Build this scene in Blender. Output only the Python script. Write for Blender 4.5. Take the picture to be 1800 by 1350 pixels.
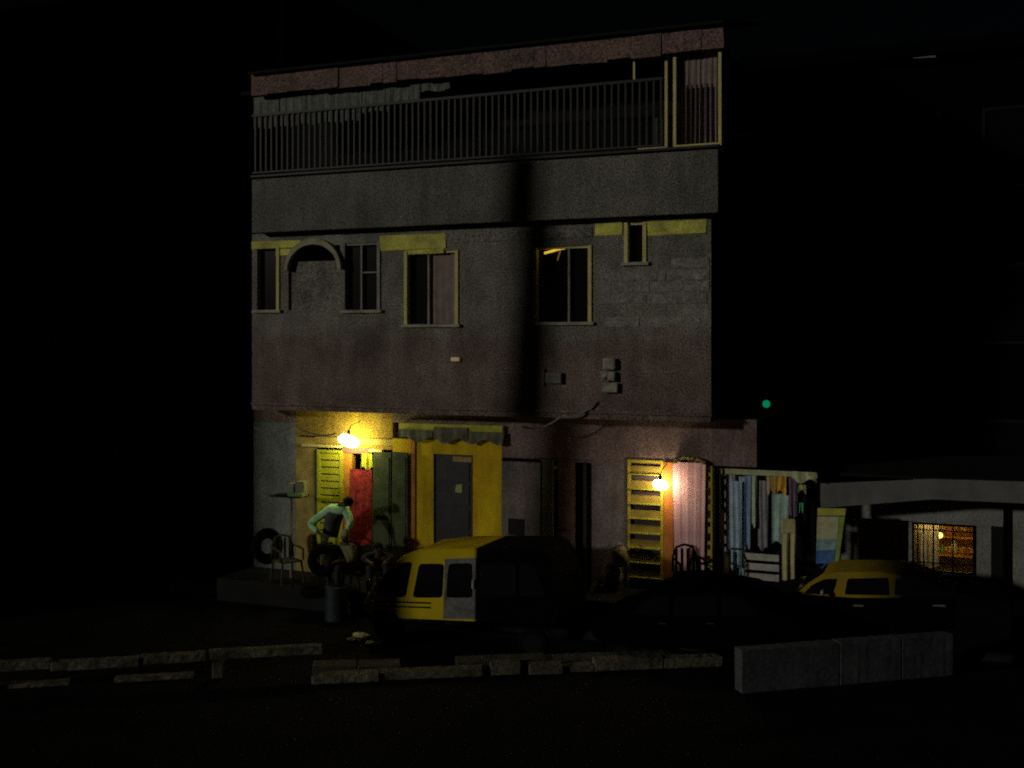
import bpy, bmesh, math, random
from math import sin, cos, pi, radians
from mathutils import Vector, Matrix
random.seed(7)
for o in list(bpy.data.objects): bpy.data.objects.remove(o)
S = bpy.context.scene
C = S.collection

# ------------------------------------------------------------------ camera
F, CX, CY, H = 1930.0, 900.0, 600.0, 4.7       # focal length in photo pixels, principal column, horizon row, eye height
cam = bpy.data.cameras.new('camera'); cam.sensor_width = 36; cam.lens = 36*F/1800
cam.shift_y = -(675-CY)/1800; cam.dof.use_dof = True; cam.dof.focus_distance = 6.0; cam.dof.aperture_fstop = 3.6; cam.clip_start = .1; cam.clip_end = 500
co = bpy.data.objects.new('camera', cam); C.objects.link(co)
co.location = (0, 0, H); co.rotation_euler = (pi/2, 0, radians(0)); S.camera = co

# ------------------------------------------------------------------ night sky and the weak street-side light
TH = radians(22)                                # the street front is turned 22 degrees from the picture plane
E_, I_ = Vector((cos(TH), -sin(TH))), Vector((sin(TH), cos(TH)))
SUN_AZ, SUN_EL = radians(-150), radians(12)
LV = Vector((cos(SUN_AZ)*cos(SUN_EL), sin(SUN_AZ)*cos(SUN_EL), sin(SUN_EL)))
w = bpy.data.worlds.new('World'); S.world = w; w.use_nodes = True
nt = w.node_tree; sk = nt.nodes.new('ShaderNodeTexSky'); sk.sky_type = 'NISHITA'; sk.sun_disc = False
sk.sun_elevation = SUN_EL; sk.sun_rotation = math.atan2(LV.x, LV.y)
bg = nt.nodes['Background']; nt.links.new(sk.outputs[0], bg.inputs[0]); bg.inputs[1].default_value = .00022
sl = bpy.data.lights.new('street_light', 'SUN'); sl.energy = .45; sl.angle = radians(3.0); sl.color = (1, .95, .86)
so = bpy.data.objects.new('street_light', sl); C.objects.link(so); so.rotation_euler = (-LV).to_track_quat('-Z', 'Y').to_euler()
S.view_settings.view_transform = 'Standard'; S.view_settings.look = 'None'
S.view_settings.exposure = 0; S.view_settings.gamma = 1
S.render.film_transparent = False; S.cycles.use_denoising = False; S.cycles.sample_clamp_indirect = 1

# ------------------------------------------------------------------ frame of the street front: x along it, y into the buildings
P850 = Vector(((850-CX)/F*20.3, 20.3))
OI = P850.dot(I_)
a0 = (443-CX)/F; t0 = OI/(a0*sin(TH)+cos(TH)); O = Vector((a0*t0, t0))
def loc(px, py, yo=0.0):
    a = (px-CX)/F; t = (yo+OI)/(a*sin(TH)+cos(TH)); P = Vector((a*t, t))
    return ((P-O).dot(E_), H-(py-CY)/F*t)
def sx(px, yo=0.0): return loc(px, 600, yo)[0]
def wpt(x, y, z): p = O+E_*x+I_*y; return Vector((p.x, p.y, z))

# ------------------------------------------------------------------ materials
MATS = {}
def mat(name, col, rough=.85, var=.25, scale=3.0, grain=.15, bump=.3, metal=0.0, col2=None, spec=.3, gscale=60.0, streak=0.0):
    if name in MATS: return MATS[name]
    m = bpy.data.materials.new(name); m.use_nodes = True; n = m.node_tree; N = n.nodes; L = n.links
    b = N['Principled BSDF']; b.inputs['Roughness'].default_value = rough; b.inputs['Metallic'].default_value = metal
    b.inputs['Specular IOR Level'].default_value = spec
    tc = N.new('ShaderNodeTexCoord')
    n1 = N.new('ShaderNodeTexNoise'); n1.inputs['Scale'].default_value = scale; n1.inputs['Detail'].default_value = 6; n1.inputs['Roughness'].default_value = .65
    n2 = N.new('ShaderNodeTexNoise'); n2.inputs['Scale'].default_value = gscale; n2.inputs['Detail'].default_value = 3
    L.new(tc.outputs['Object'], n1.inputs['Vector']); L.new(tc.outputs['Object'], n2.inputs['Vector'])
    r = N.new('ShaderNodeValToRGB'); c2 = col2 or tuple(c*(1-var) for c in col)
    r.color_ramp.elements[0].position = .33; r.color_ramp.elements[0].color = (*c2, 1)
    r.color_ramp.elements[1].position = .66; r.color_ramp.elements[1].color = (*[min(1, c*(1+var*.5)) for c in col], 1)
    L.new(n1.outputs['Fac'], r.inputs['Fac'])
    mr = N.new('ShaderNodeMapRange'); mr.inputs['From Min'].default_value = .3; mr.inputs['From Max'].default_value = .7
    mr.inputs['To Min'].default_value = 1-grain; mr.inputs['To Max'].default_value = 1+grain
    L.new(n2.outputs['Fac'], mr.inputs['Value'])
    mx = N.new('ShaderNodeVectorMath'); mx.operation = 'SCALE'
    L.new(r.outputs['Color'], mx.inputs[0]); L.new(mr.outputs['Result'], mx.inputs['Scale'])
    out_ = mx.outputs['Vector']
    if streak:
        mp = N.new('ShaderNodeMapping'); mp.inputs['Scale'].default_value = (2.2, 2.2, .35); L.new(tc.outputs['Object'], mp.inputs['Vector'])
        n3 = N.new('ShaderNodeTexNoise'); n3.inputs['Scale'].default_value = 1.5; n3.inputs['Detail'].default_value = 8; n3.inputs['Roughness'].default_value = .7; L.new(mp.outputs[0], n3.inputs['Vector'])
        m3 = N.new('ShaderNodeMapRange'); m3.inputs['From Min'].default_value = .35; m3.inputs['From Max'].default_value = .62; m3.inputs['To Min'].default_value = 1-streak; m3.inputs['To Max'].default_value = 1.08; L.new(n3.outputs['Fac'], m3.inputs['Value'])
        n4 = N.new('ShaderNodeTexNoise'); n4.inputs['Scale'].default_value = .7; n4.inputs['Detail'].default_value = 5; L.new(tc.outputs['Object'], n4.inputs['Vector'])
        m4 = N.new('ShaderNodeMapRange'); m4.inputs['From Min'].default_value = .35; m4.inputs['From Max'].default_value = .65; m4.inputs['To Min'].default_value = 1-streak*.6; m4.inputs['To Max'].default_value = 1.1; L.new(n4.outputs['Fac'], m4.inputs['Value'])
        mu = N.new('ShaderNodeMath'); mu.operation = 'MULTIPLY'; L.new(m3.outputs[0], mu.inputs[0]); L.new(m4.outputs[0], mu.inputs[1])
        vm = N.new('ShaderNodeVectorMath'); vm.operation = 'SCALE'; L.new(out_, vm.inputs[0]); L.new(mu.outputs[0], vm.inputs['Scale']); out_ = vm.outputs['Vector']
    L.new(out_, b.inputs['Base Color'])
    if bump:
        bp = N.new('ShaderNodeBump'); bp.inputs['Strength'].default_value = bump; bp.inputs['Distance'].default_value = .01
        L.new(n2.outputs['Fac'], bp.inputs['Height']); L.new(bp.outputs['Normal'], b.inputs['Normal'])
    MATS[name] = m; return m
def emat(name, col, s):
    if name in MATS: return MATS[name]
    m = bpy.data.materials.new(name); m.use_nodes = True; b = m.node_tree.nodes['Principled BSDF']
    b.inputs['Base Color'].default_value = (.6, .6, .6, 1)
    b.inputs['Emission Color'].default_value = (*col, 1); b.inputs['Emission Strength'].default_value = s
    MATS[name] = m; return m

# ------------------------------------------------------------------ mesh helpers
class MB:
    def __init__(s): s.b = bmesh.new()
    def box(s, x0, x1, y0, y1, z0, z1, bev=0):
        v = [s.b.verts.new(p) for p in [(x0,y0,z0),(x1,y0,z0),(x1,y1,z0),(x0,y1,z0),(x0,y0,z1),(x1,y0,z1),(x1,y1,z1),(x0,y1,z1)]]
        fs = [s.b.faces.new([v[i] for i in q]) for q in [(0,3,2,1),(4,5,6,7),(0,1,5,4),(1,2,6,5),(2,3,7,6),(3,0,4,7)]]
        if bev:
            es = list({e for f in fs for e in f.edges}); bmesh.ops.bevel(s.b, geom=es, offset=bev, segments=2, profile=.5, affect='EDGES')
        return s
    def pbox(s, px0, py0, px1, py1, yo, th, bev=0):       # box whose street face fills that part of the front at depth yo
        x0, za = loc(px0, (py0+py1)/2, yo); x1, zb = loc(px1, (py0+py1)/2, yo); pm = (px0+px1)/2
        z1 = loc(pm, py0, yo)[1]; z0 = loc(pm, py1, yo)[1]
        return s.box(x0, x1, yo, yo+th, z0, z1, bev)
    def prism(s, pts, y0, y1, inset=None):                 # outline in x,z between y0 and y1; inset(z) narrows both sides
        f = inset or (lambda z: 0)
        a = [s.b.verts.new((x, y0+f(z), z)) for x, z in pts]; c = [s.b.verts.new((x, y1-f(z), z)) for x, z in pts]
        s.b.faces.new(a); s.b.faces.new(c[::-1]); n = len(pts)
        for i in range(n): s.b.faces.new([a[(i+1)%n], a[i], c[i], c[(i+1)%n]])
        return s
    def tube(s, p, q, r, r2=None, n=10, cap=True):
        p, q = Vector(p), Vector(q); d = (q-p).normalized(); r2 = r if r2 is None else r2
        u = d.orthogonal().normalized(); v = d.cross(u)
        A = [s.b.verts.new(p+(u*cos(2*pi*i/n)+v*sin(2*pi*i/n))*r) for i in range(n)]
        B = [s.b.verts.new(q+(u*cos(2*pi*i/n)+v*sin(2*pi*i/n))*r2) for i in range(n)]
        for i in range(n): s.b.faces.new([A[i], A[(i+1)%n], B[(i+1)%n], B[i]])
        if cap: s.b.faces.new(A[::-1]); s.b.faces.new(B)
        return s
    def path(s, pts, r, n=8):
        for a, b in zip(pts[:-1], pts[1:]): s.tube(a, b, r, n=n)
        return s
    def torus(s, c, R, r, axis='y', n=28, m=10, flat=1.0):
        g = []
        for i in range(n):
            a = 2*pi*i/n; row = []
            for j in range(m):
                b = 2*pi*j/m; rr = R+r*cos(b); h = r*sin(b)*flat
                p = (rr*cos(a), h, rr*sin(a)) if axis == 'y' else ((rr*cos(a), rr*sin(a), h) if axis == 'z' else (h, rr*cos(a), rr*sin(a)))
                row.append(s.b.verts.new(Vector(c)+Vector(p)))
            g.append(row)
        for i in range(n):
            for j in range(m): s.b.faces.new([g[i][j], g[(i+1)%n][j], g[(i+1)%n][(j+1)%m], g[i][(j+1)%m]])
        return s
    def ball(s, c, r, sc=(1,1,1), n=16):
        M = Matrix.Translation(c) @ Matrix.Diagonal((*[r*k for k in sc], 1))
        bmesh.ops.create_uvsphere(s.b, u_segments=n, v_segments=max(6, n//2+2), radius=1, matrix=M); return s
    def cloth(s, x0, x1, z1, z0, y, folds=4, amp=.03, taper=0, th=.008, ph=0, n=26, m=14, hem=.03):
        for side in (0, 1):
            g = []
            for j in range(m+1):
                v = j/m; row = []
                for i in range(n+1):
                    u = i/n; xx = x0+(x1-x0)*u; xc = (x0+x1)/2; xx = xc+(xx-xc)*(1+taper*v)
                    a = amp*(.45+.55*v)
                    yy = y+a*sin(2*pi*folds*u+ph+.8*sin(3*v+ph))+a*.4*sin(2*pi*folds*2.3*u+ph*2)
                    zz = z1+(z0-z1)*v+(hem*v*sin(2*pi*1.3*u+ph))
                    row.append(s.b.verts.new((xx, yy+side*th, zz)))
                g.append(row)
            for j in range(m):
                for i in range(n):
                    q = [g[j][i], g[j+1][i], g[j+1][i+1], g[j][i+1]]; s.b.faces.new(q if side == 0 else q[::-1])
        return s
    def jitter(s, a):
        for v in s.b.verts: v.co += Vector((random.uniform(-a,a), random.uniform(-a,a), random.uniform(-a,a)))
        return s
    def build(s, name, m, parent=None, smooth=False, world=False):
        off = Vector(parent['_o']) if parent is not None and '_o' in parent else Vector((0,0,0))
        if not off.length and parent is not None: off = Vector(ORG.get(parent.name, (0,0,0)))
        bmesh.ops.recalc_face_normals(s.b, faces=s.b.faces)
        for v in s.b.verts: v.co -= off
        me = bpy.data.meshes.new(name); s.b.to_mesh(me); s.b.free()
        if smooth:
            for p in me.polygons: p.use_smooth = True
        me.materials.append(m); o = bpy.data.objects.new(name, me); C.objects.link(o)
        if parent is not None: o.parent = parent; ORG[o.name] = tuple(off)
        elif not world:
            o.location = (O.x, O.y, 0); o.rotation_euler = (0, 0, -TH)
        return o
ORG = {}
def thing(name, label, cat, at=(0,0,0), group=None):       # Empty at the thing's base, turned with the street
    o = bpy.data.objects.new(name, None); C.objects.link(o); o.location = wpt(*at); o.rotation_euler = (0, 0, -TH)
    o.empty_display_size = .1; ORG[o.name] = at; return tag(o, label, cat, group)
def tag(o, label, cat, group=None):
    o['label'] = label; o['category'] = cat
    if group: o['group'] = group
    return o
def struct(o, kind='structure'): o['kind'] = kind; return o
def single(mb, name, m, label, cat, at, group=None, smooth=False):   # a thing that is one mesh, origin at its base
    for v in mb.b.verts: v.co -= Vector(at)
    o = mb.build(name, m, None, smooth); o.location = wpt(*at); return tag(o, label, cat, group)

# colours
M_wall = mat('weathered_plaster', streak=.28, col=(.31,.295,.245), var=.30, scale=1.3, grain=.8, gscale=33, col2=(.18,.17,.14))
M_par = mat('parapet_plaster', streak=.28, col=(.205,.195,.16), var=.3, scale=1.1, grain=.8, gscale=33, col2=(.155,.15,.125))
M_low = mat('maroon_stained_plaster', streak=.28, col=(.24,.20,.155), var=.3, scale=1.0, grain=.8, gscale=33, col2=(.19,.115,.105))
M_fas = mat('mauve_brown_render', streak=.28, col=(.26,.18,.165), var=.3, scale=1.6, grain=.5, gscale=28, col2=(.17,.12,.10))
M_fasL = mat('olive_cream_render', streak=.28, col=(.36,.26,.02), var=.35, scale=1.6, grain=.5, gscale=28, col2=(.27,.19,.04))
M_grey = mat('blue_grey_paint', streak=.28, col=(.27,.31,.29), var=.25, scale=2, grain=.4, gscale=28)
M_mauve = mat('mauve_grey_paint', streak=.28, col=(.23,.19,.18), var=.3, scale=2, grain=.4, gscale=28)
M_yel = mat('yellow_wall_paint', streak=.28, col=(.74,.56,.008), var=.25, scale=2.2, grain=.3, gscale=40, col2=(.66,.42,.008))
M_ygr = mat('yellow_green_board', (.60,.62,.07), var=.4, scale=3, grain=.25)
M_cream = mat('cream_frame_paint', (.86,.77,.30), var=.2, scale=4, grain=.15)
M_band = mat('cream_yellow_band', (.90,.84,.14), var=.5, scale=2.2, grain=.4, gscale=40, col2=(.52,.46,.12))
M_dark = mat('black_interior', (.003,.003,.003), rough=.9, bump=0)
M_glass = mat('dark_glass', (.006,.007,.008), rough=.12, bump=0, spec=.5, var=.2)
M_roof = mat('rusty_red_fascia', (.24,.14,.115), var=.4, scale=1.5, grain=.8, gscale=30, col2=(.14,.105,.085))
M_rail = mat('grey_metal_rail', (.028,.028,.021), rough=.5, var=.2)
M_mauvecur = mat('mauve_curtain', (.33,.25,.22), var=.25, scale=6)
M_screen = mat('grey_screen', (.20,.21,.18), var=.25, scale=1.8, grain=.4, gscale=30)
M_red = mat('red_patterned_cloth', (.42,.04,.035), var=.7, scale=9, col2=(.10,.012,.014), grain=.3)
M_orange = mat('orange_brown_paint', (.58,.27,.035), var=.3, scale=4)
M_lgreen = mat('lime_green_paint', (.55,.58,.03), var=.2, scale=5)
M_dgreen = mat('dark_green_doors', (.085,.115,.05), var=.4, scale=4)
M_ddoor = mat('blue_black_door', (.035,.038,.042), rough=.5, var=.3)
M_pink = mat('pink_curtain_cloth', (.78,.50,.52), var=.22, scale=2.2, col2=(.66,.36,.38), grain=.15)
M_ply = mat('pinkish_ply', (.28,.17,.14), var=.4, scale=4)
M_conc = mat('grey_concrete', (.095,.11,.108), var=.35, scale=2, grain=.35, gscale=25)
M_concd = mat('dark_concrete', (.012,.012,.011), var=.4, scale=2)
M_asph = mat('asphalt', (.012,.012,.012), rough=.9, var=.5, scale=1.2, grain=.6, gscale=35, spec=.04)
M_black = mat('black_paint', (.003,.003,.003), rough=1, var=.3, bump=0, spec=0)
M_rub = mat('black_rubber', (.008,.008,.008), rough=1, bump=.1, spec=.03)
M_nearblack = mat('near_black_render', (.008,.008,.007), var=.3, scale=1.2)  # near-black base shared by dark walls, roofs, backings and fittings

def two_tone(mt, col, z_, width):
    n = mt.node_tree; b = n.nodes['Principled BSDF']; src = b.inputs['Base Color'].links[0].from_socket
    tc = [q for q in n.nodes if q.type == 'TEX_COORD'][0]; sp = n.nodes.new('ShaderNodeSeparateXYZ'); n.links.new(tc.outputs['Object'], sp.inputs[0])
    ns = n.nodes.new('ShaderNodeTexNoise'); ns.inputs['Scale'].default_value = 1.6; ns.inputs['Detail'].default_value = 8; n.links.new(tc.outputs['Object'], ns.inputs['Vector'])
    ma = n.nodes.new('ShaderNodeMath'); ma.operation = 'MULTIPLY_ADD'; ma.inputs[1].default_value = width*3; n.links.new(ns.outputs['Fac'], ma.inputs[0]); n.links.new(sp.outputs['Z'], ma.inputs[2])
    mr = n.nodes.new('ShaderNodeMapRange'); mr.inputs['From Min'].default_value = z_+width; mr.inputs['From Max'].default_value = z_+width*2; mr.inputs['To Min'].default_value = 1; mr.inputs['To Max'].default_value = 0; n.links.new(ma.outputs[0], mr.inputs['Value'])
    ml = n.nodes.new('ShaderNodeMix'); ml.data_type = 'RGBA'; ml.blend_type = 'MULTIPLY'; n.links.new(mr.outputs[0], ml.inputs[0]); n.links.new(src, ml.inputs[6]); ml.inputs[7].default_value = (*col, 1)
    n.links.new(ml.outputs[2], b.inputs['Base Color'])
two_tone(M_wall, (.85,.68,.68), loc(850, 590, 0)[1], .35)

# ------------------------------------------------------------------ ground
ZS = -.45
m = MB(); m.box(-120, 120, -120, 200, ZS-.3, ZS); struct(m.build('ground', M_asph))
ZP = .33
xr = sx(1042, .6); xc = sx(1250, 0)
m = MB(); m.box(sx(447, .6)-.05, xr, -.6, .62, ZS, 0, .02); struct(m.build('pavement', M_concd))
m = MB(); m.box(xr+.002, xc+.3, -.6, .62, ZS, ZP-.09, .02); m.box(xc+.3, 22, .60, 9, ZS, ZP, .02); struct(m.build('platform', M_concd))

# ------------------------------------------------------------------ the three-storey building
B = thing('three_storey_building', 'grey three-storey house with upper balcony over lit street shops', 'building', (0,0,0))
XL, XR = 0.0, xc
D = 7.5
def z_at(px, py, yo): return loc(px, py, yo)[1]
zF = z_at(850, 718, 0)            # underside of the middle storey
zM = z_at(850, 394, 0)            # top of the middle storey
YP, YG = -.3, .6
zPb, zPt = z_at(850, 391, YP), z_at(850, 289, YP)
zR0, zR1 = z_at(1100, 101, YP-.15), z_at(1100, 60, YP-.15)
def holes_wall(x0, x1, z0, z1, y0, y1, holes, name, mt):
    xs = sorted({x0, x1, *[h[0] for h in holes], *[h[1] for h in holes]}); mb = MB()
    for a, b in zip(xs[:-1], xs[1:]):
        hs = sorted([h for h in holes if h[0] <= a+1e-6 and h[1] >= b-1e-6], key=lambda h: h[2]); z = z0
        for h in hs:
            if h[2] > z: mb.box(a, b, y0, y1, z, h[2])
            z = h[3]
        if z < z1: mb.box(a, b, y0, y1, z, z1)
    bmesh.ops.remove_doubles(mb.b, verts=mb.b.verts, dist=1e-5)
    seen = {}; kill = []
    for f in mb.b.faces:
        k = tuple(sorted(v.index if v.index >= 0 else id(v) for v in f.verts)) if False else tuple(sorted(id(v) for v in f.verts))
        if k in seen: kill += [f, seen[k]]
        seen[k] = f
    bmesh.ops.delete(mb.b, geom=list(set(kill)), context='FACES_ONLY')
    return mb.build(name, mt, B)
def hole(px0, py0, px1, py1, yo=0):
    p = (px0+px1)/2; return (sx(px0, yo), sx(px1, yo), z_at(p, py1, yo), z_at(p, py0, yo))
hW = {'far_left': hole(430,434,489,545), 'arch': hole(507,432,598,545), 'one': hole(606,427,666,545), 'two': hole(714,441,803,570),
      'three': hole(941,433,1037,566), 'vent': hole(1101,391,1133,461)}
hs = [list(h) for h in hW.values()]; hs[0][0] = 0.12
zMid = z_at(850, 578, 0)
holes_wall(XL, XR, zMid, zM, 0, .22, [tuple(h) for h in hs], 'wall', M_wall)
m = MB(); m.box(XL, XR, 0, .22, zF, zMid-.001); m.build('wall', M_wall, B)
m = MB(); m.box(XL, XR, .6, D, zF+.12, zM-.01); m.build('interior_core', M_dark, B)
# side and back walls
m = MB(); m.box(XR-.2, XR-.003, .225, D, zF, zM); m.box(XL+.003, XL+.2, .225, D, zF, zM); m.box(XL, XR, D, D+.2, ZS, zR0); m.build('wall', M_low, B)
# floor slab over the shops
m = MB(); m.box(XL, XR-.01, .01, D, zF-.14, zF-.002); m.build('floor_slab', M_low, B)
# balcony parapet with slab
xP = sx(1262, YP); xPl = sx(443, YP)
m = MB(); m.box(xPl, xP, YP, YP+.14, zPb, zPt); m.box(xP-.14, xP, YP+.141, D, zPb, zPt); m.box(xPl, xP-.15, YP+.141, D, zPb+.02, zPb+.18); m.build('parapet', M_par, B)
m = MB(); m.box(xPl, xP+.03, YP-.05, YP+.16, zPt+.035, zPt+.075); m.build('coping', M_rail, B)
# roof: fascia board and roof sheet
xRf = sx(1272, YP-.15)
m = MB(); xFl = sx(443, YP-.15); m.box(xFl, xRf, YP-.15, YP-.10, zR0, zR1)
x = xFl
while x < xRf-.4:
    w_ = random.uniform(.2, .7); m.box(x, x+w_*.997, YP-.17-random.random()*.02, YP-.1515, zR0-random.random()*.05, zR1+random.random()*.05); x += w_
m.jitter(.012).build('fascia', M_roof, B)
m = MB(); m.prism([(xFl, 0), (xRf+.02, 0), (xRf+.02, .05), (xFl, .05)], 0, 1)
for v in m.b.verts:
    k = v.co.y; v.co.z += zR1-.03+k*1.1; v.co.y = YP-.3+k*(D/2+.5)
m.build('roof', M_nearblack, B)
m = MB(); m.box(XL, xRf-.05, YP-.08, D, zR0+.03, zR0+.10); m.build('ceiling_soffit', M_nearblack, B)
# rear wall of balcony and the openings in it
m = MB(); m.box(XL, XR, 1.1, 1.3, zPb+.19, zR0+.03); m.build('wall', M_nearblack, B)
m = MB()
for i in range(8):
    x0 = sx(443, YP)+i*.62
    m.cloth(x0, x0+.60, zR0+.02, z_at(560, 216, YP)+(.0 if i < 4 else .14*(i-3)), YP+.05, folds=3, amp=.012, ph=i, hem=.02)
m.build('roller_blind', M_screen, B)
# railing
R = MB(); zt = z_at(1000, 152, YP)
xe = sx(1165, YP)
R.box(xPl, xe, YP+.0, YP+.05, zt-.03, zt+.02); R.box(xPl, xe, YP+.005, YP+.045, zPt+.12, zPt+.15)
x = xPl+.05
while x < xe-.03:
    R.box(x, x+.035, YP+.012, YP+.04, zPt+.15, zt-.03); x += .125
R.build('railing', M_rail, B)
# cream posts and the framed room at the right end of the balcony
def frame(px0, py0, px1, py1, yo, t, d, mt, parent, name='frame', sides='lrtb'):
    x0, x1, z0, z1 = hole(px0, py0, px1, py1, yo); mb = MB()
    if 'l' in sides: mb.box(x0, x0+t, yo, yo+d, z0, z1)
    if 'r' in sides: mb.box(x1-t, x1, yo, yo+d, z0, z1)
    if 't' in sides: mb.box(x0+t, x1-t, yo+.002, yo+d, z1-t, z1)
    if 'b' in sides: mb.box(x0+t, x1-t, yo+.002, yo+d, z0, z0+t)
    return mb.build(name, mt, parent)
m = MB(); x0 = sx(1113, YP); m.box(x0, x0+.035, YP-.01, YP+.03, zt+.021, zR0+.04); m.build('post', M_cream, B)
frame(1116, 78, 1173, 264, YP-.012, .045, .05, M_cream, B, 'post_frame', 'rb')
fr = frame(1183, 79, 1268, 258, YP-.03, .052, .07, M_cream, B, 'window_frame')
x0, x1, z0, z1 = hole(1188, 84, 1263, 254, YP)
m = MB(); m.cloth(x0+.03, x1-.03, z1, z0, YP+.12, folds=7, amp=.02); m.build('curtain', M_mauvecur, B)
m = MB()
for i in range(1, 8):
    x = x0+.02+i*(x1-x0-.04)/8; m.box(x-.013, x+.013, YP-.005, YP+.02, z0, z0+(z1-z0)*.62)
m.build('window_bars', M_nearblack, B)
m = MB(); a = hole(1133, 195, 1150, 262, YP); m.box(a[0], a[1], .3, .6, zPt-.1, a[3]); m.build('storage_drum', M_conc, B)
# cream band under the parapet
for (p0, y0, p1, y1) in [(443,424,528,436), (484,438,520,449), (668,412,783,438), (712,438.3,780,446), (1046,391,1094,414), (1138,384,1241,412)]:
    yb = -.018 if y0 != 438 and y0 != 438.3 else -.014
    m = MB(); m.pbox(p0, y0, p1, y1, yb, .017); m.jitter(.012)
    for v in m.b.verts:
        v.co.z = min(v.co.z, zM-.003)
        if v.co.y > -.006: v.co.y = -.0015
    m.build('painted_band', M_band, B)
m = MB(); m.pbox(785, 408, 935, 424, -.02, .019); m.pbox(948, 400, 1040, 418, -.02, .019); m.jitter(.004); 
for v in m.b.verts:
    if v.co.y > -.008: v.co.y = -.0015
m.build('lintel_patch', M_wall, B)
# arched hood over the second opening
m = MB(); c = loc(553, 474, 0); ra = sx(603)-sx(553)
pts = [(c[0]+ra*cos(t), c[1]+ra*.95*sin(t)) for t in [pi*i/16 for i in range(17)]]
pin = [(c[0]+(ra-.07)*cos(t), c[1]+(ra*.95-.12)*sin(t)) for t in [pi*i/16 for i in range(16, -1, -1)]]
for i in range(16):
    a, b, d, e = pts[i], pts[i+1], pin[15-i], pin[16-i]
    m.prism([a, b, d, e], -.10, -.001)
m.build('arch_moulding', mat('pale_arch', (.46,.44,.28), var=.5, scale=3), B)
x0, x1, z0, z1 = hW['arch']; m = MB(); m.box(x0+.001, x1-.001, .05, .2, z0+.001, z1-.30); m.build('shutter', M_wall, B)
# windows
def window(k, parts, cur=None, sill=True, mt=M_cream, sides='lr', inner=None):
    x0, x1, z0, z1 = hW[k]; x0 = max(x0, .12); t = .05
    mb = MB()
    if 'l' in sides: mb.box(x0-.035, x0+t-.02, -.03, .10, z0, z1)
    if 'r' in sides: mb.box(x1-t+.02, x1+.035, -.03, .10, z0, z1)
    mb.box(x0+.031, x1-.031, .03, .10, z1-.04, z1-.001)
    w_ = mb.build('window', mt, B)
    g = MB(); g.box(x0+.002, x1-.002, .13, .14, z0+.002, z1-.042); g.build('pane', M_glass, w_)
    q = MB(); n = 0
    for p in parts:
        xx = x0+(x1-x0)*p; q.box(xx-.018, xx+.018, .05, .11, z0+.001, z1-.042); n += 1
    if inner:
        for (a, b, v) in inner: q.box(x0+(x1-x0)*a+.02, x0+(x1-x0)*b-.02, .06, .10, z0+(z1-z0)*v, z0+(z1-z0)*v+.03)
    if n: q.build('mullion', mat('pale_mullion', (.40,.38,.32), var=.3), w_)
    else: q.b.free()
    if cur:
        cc = MB(); cc.cloth(x0+(x1-x0)*cur[0], x0+(x1-x0)*cur[1], z1-.05, z0+.01, .115, folds=4, amp=.006, hem=0); cc.build('curtain', M_mauvecur, w_)
    if sill:
        s_ = MB(); s_.box(x0-.08, x1+.08, -.07, .12, z0-.055, z0-.001); s_.build('sill', mat('pale_sill', (.48,.46,.34), var=.4), w_)
    return w_
window('far_left', [], None, True, M_cream, 'r')
window('one', [.45], None, True, mat('pale_mullion', (.40,.38,.32), var=.3), 'r', [(.45, 1, .55)])
window('two', [.42], (.44, .97))
w3 = window('three', [.60])
window('vent', [], None, True)
# lamp glow seen inside window three: a bare bent tube lamp
x0, x1, z0, z1 = hW['three']
tb = MB(); p = [loc(957, 445, .10), loc(972, 441, .10), loc(985, 437, .10), loc(993, 436, .10)]
tb.path([(a, .10, b) for a, b in p], .022); tb.build('lamp_tube', emat('tube_glow', (1,.62,.05), .75), w3)
tb = MB(); p = [loc(985, 440, .11), loc(980, 458, .11)]
tb.path([(a, .11, b) for a, b in p], .014); tb.build('lamp_bracket', emat('tube_glow_low', (.8,.3,.03), .12), w3)
# bare block courses at the right
m = MB(); zc0, zc1 = z_at(1145, 576, 0), z_at(1145, 440, 0); h = .19; z = zc0; r_ = 0
while z+h < z_at(1145, 424, 0):
    x = sx(1062)+(.2 if r_ % 2 else 0); 
    while x < XR-.06:
        ln_ = random.uniform(.35, 1.3); xe_ = min(x+ln_, XR-.02)
        vx0, vx1, vz0, vz1 = hW['vent']
        if xe_-x > .1 and not (xe_ > vx0-.1 and x < vx1+.1 and z+h > vz0-.1) and random.random() < .85:
            m.box(x+.012, xe_-.012, -.006-random.random()*.010, -.001, z+.01+random.random()*.02, z+h-random.random()*.02)
        x += ln_+.005
    z += h+.012; r_ += 1
m.build('block_course', mat('bare_blocks', (.33,.32,.27), var=.4, scale=4, grain=.5, gscale=28), B)
m = MB(); m.box(XL, XR+.02, -.035, .0, zF-.04, zF+.015); m.build('drip_ledge', M_low, B)

# ground floor walls (recessed), built as one run of shop fronts
zb = 0
def gp(px0, py0, px1, py1, mt, yo=YG, th=.15, name='wall', parent=None):
    m = MB(); m.pbox(px0, py0, px1, py1, yo, th); return m.build(name, mt, parent or B)
xE = sx(1330, YG)
def gwall(px0, px1, py0, mt, z0=0.0, yo=YG, name='wall', th=.15, parent=None, py1=None):
    x0, x1 = sx(px0, yo), sx(px1, yo); z1 = loc((px0+px1)/2, py0, yo)[1]; zz = z0 if py1 is None else loc((px0+px1)/2, py1, yo)[1]
    m = MB(); m.box(x0, x1, yo, yo+th, zz, z1); return m.build(name, mt, parent or B)
zT = zF-.145
def fas(px0, px1, pyb, mt, yo=YG, ztop=None):
    x0, x1 = sx(px0, yo), sx(px1, yo); zb_ = loc((px0+px1)/2, pyb, yo)[1]
    m = MB(); m.box(x0, x1, yo, yo+.15, zb_, ztop or zT); m.build('shop_fascia', mt, B)
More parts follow.
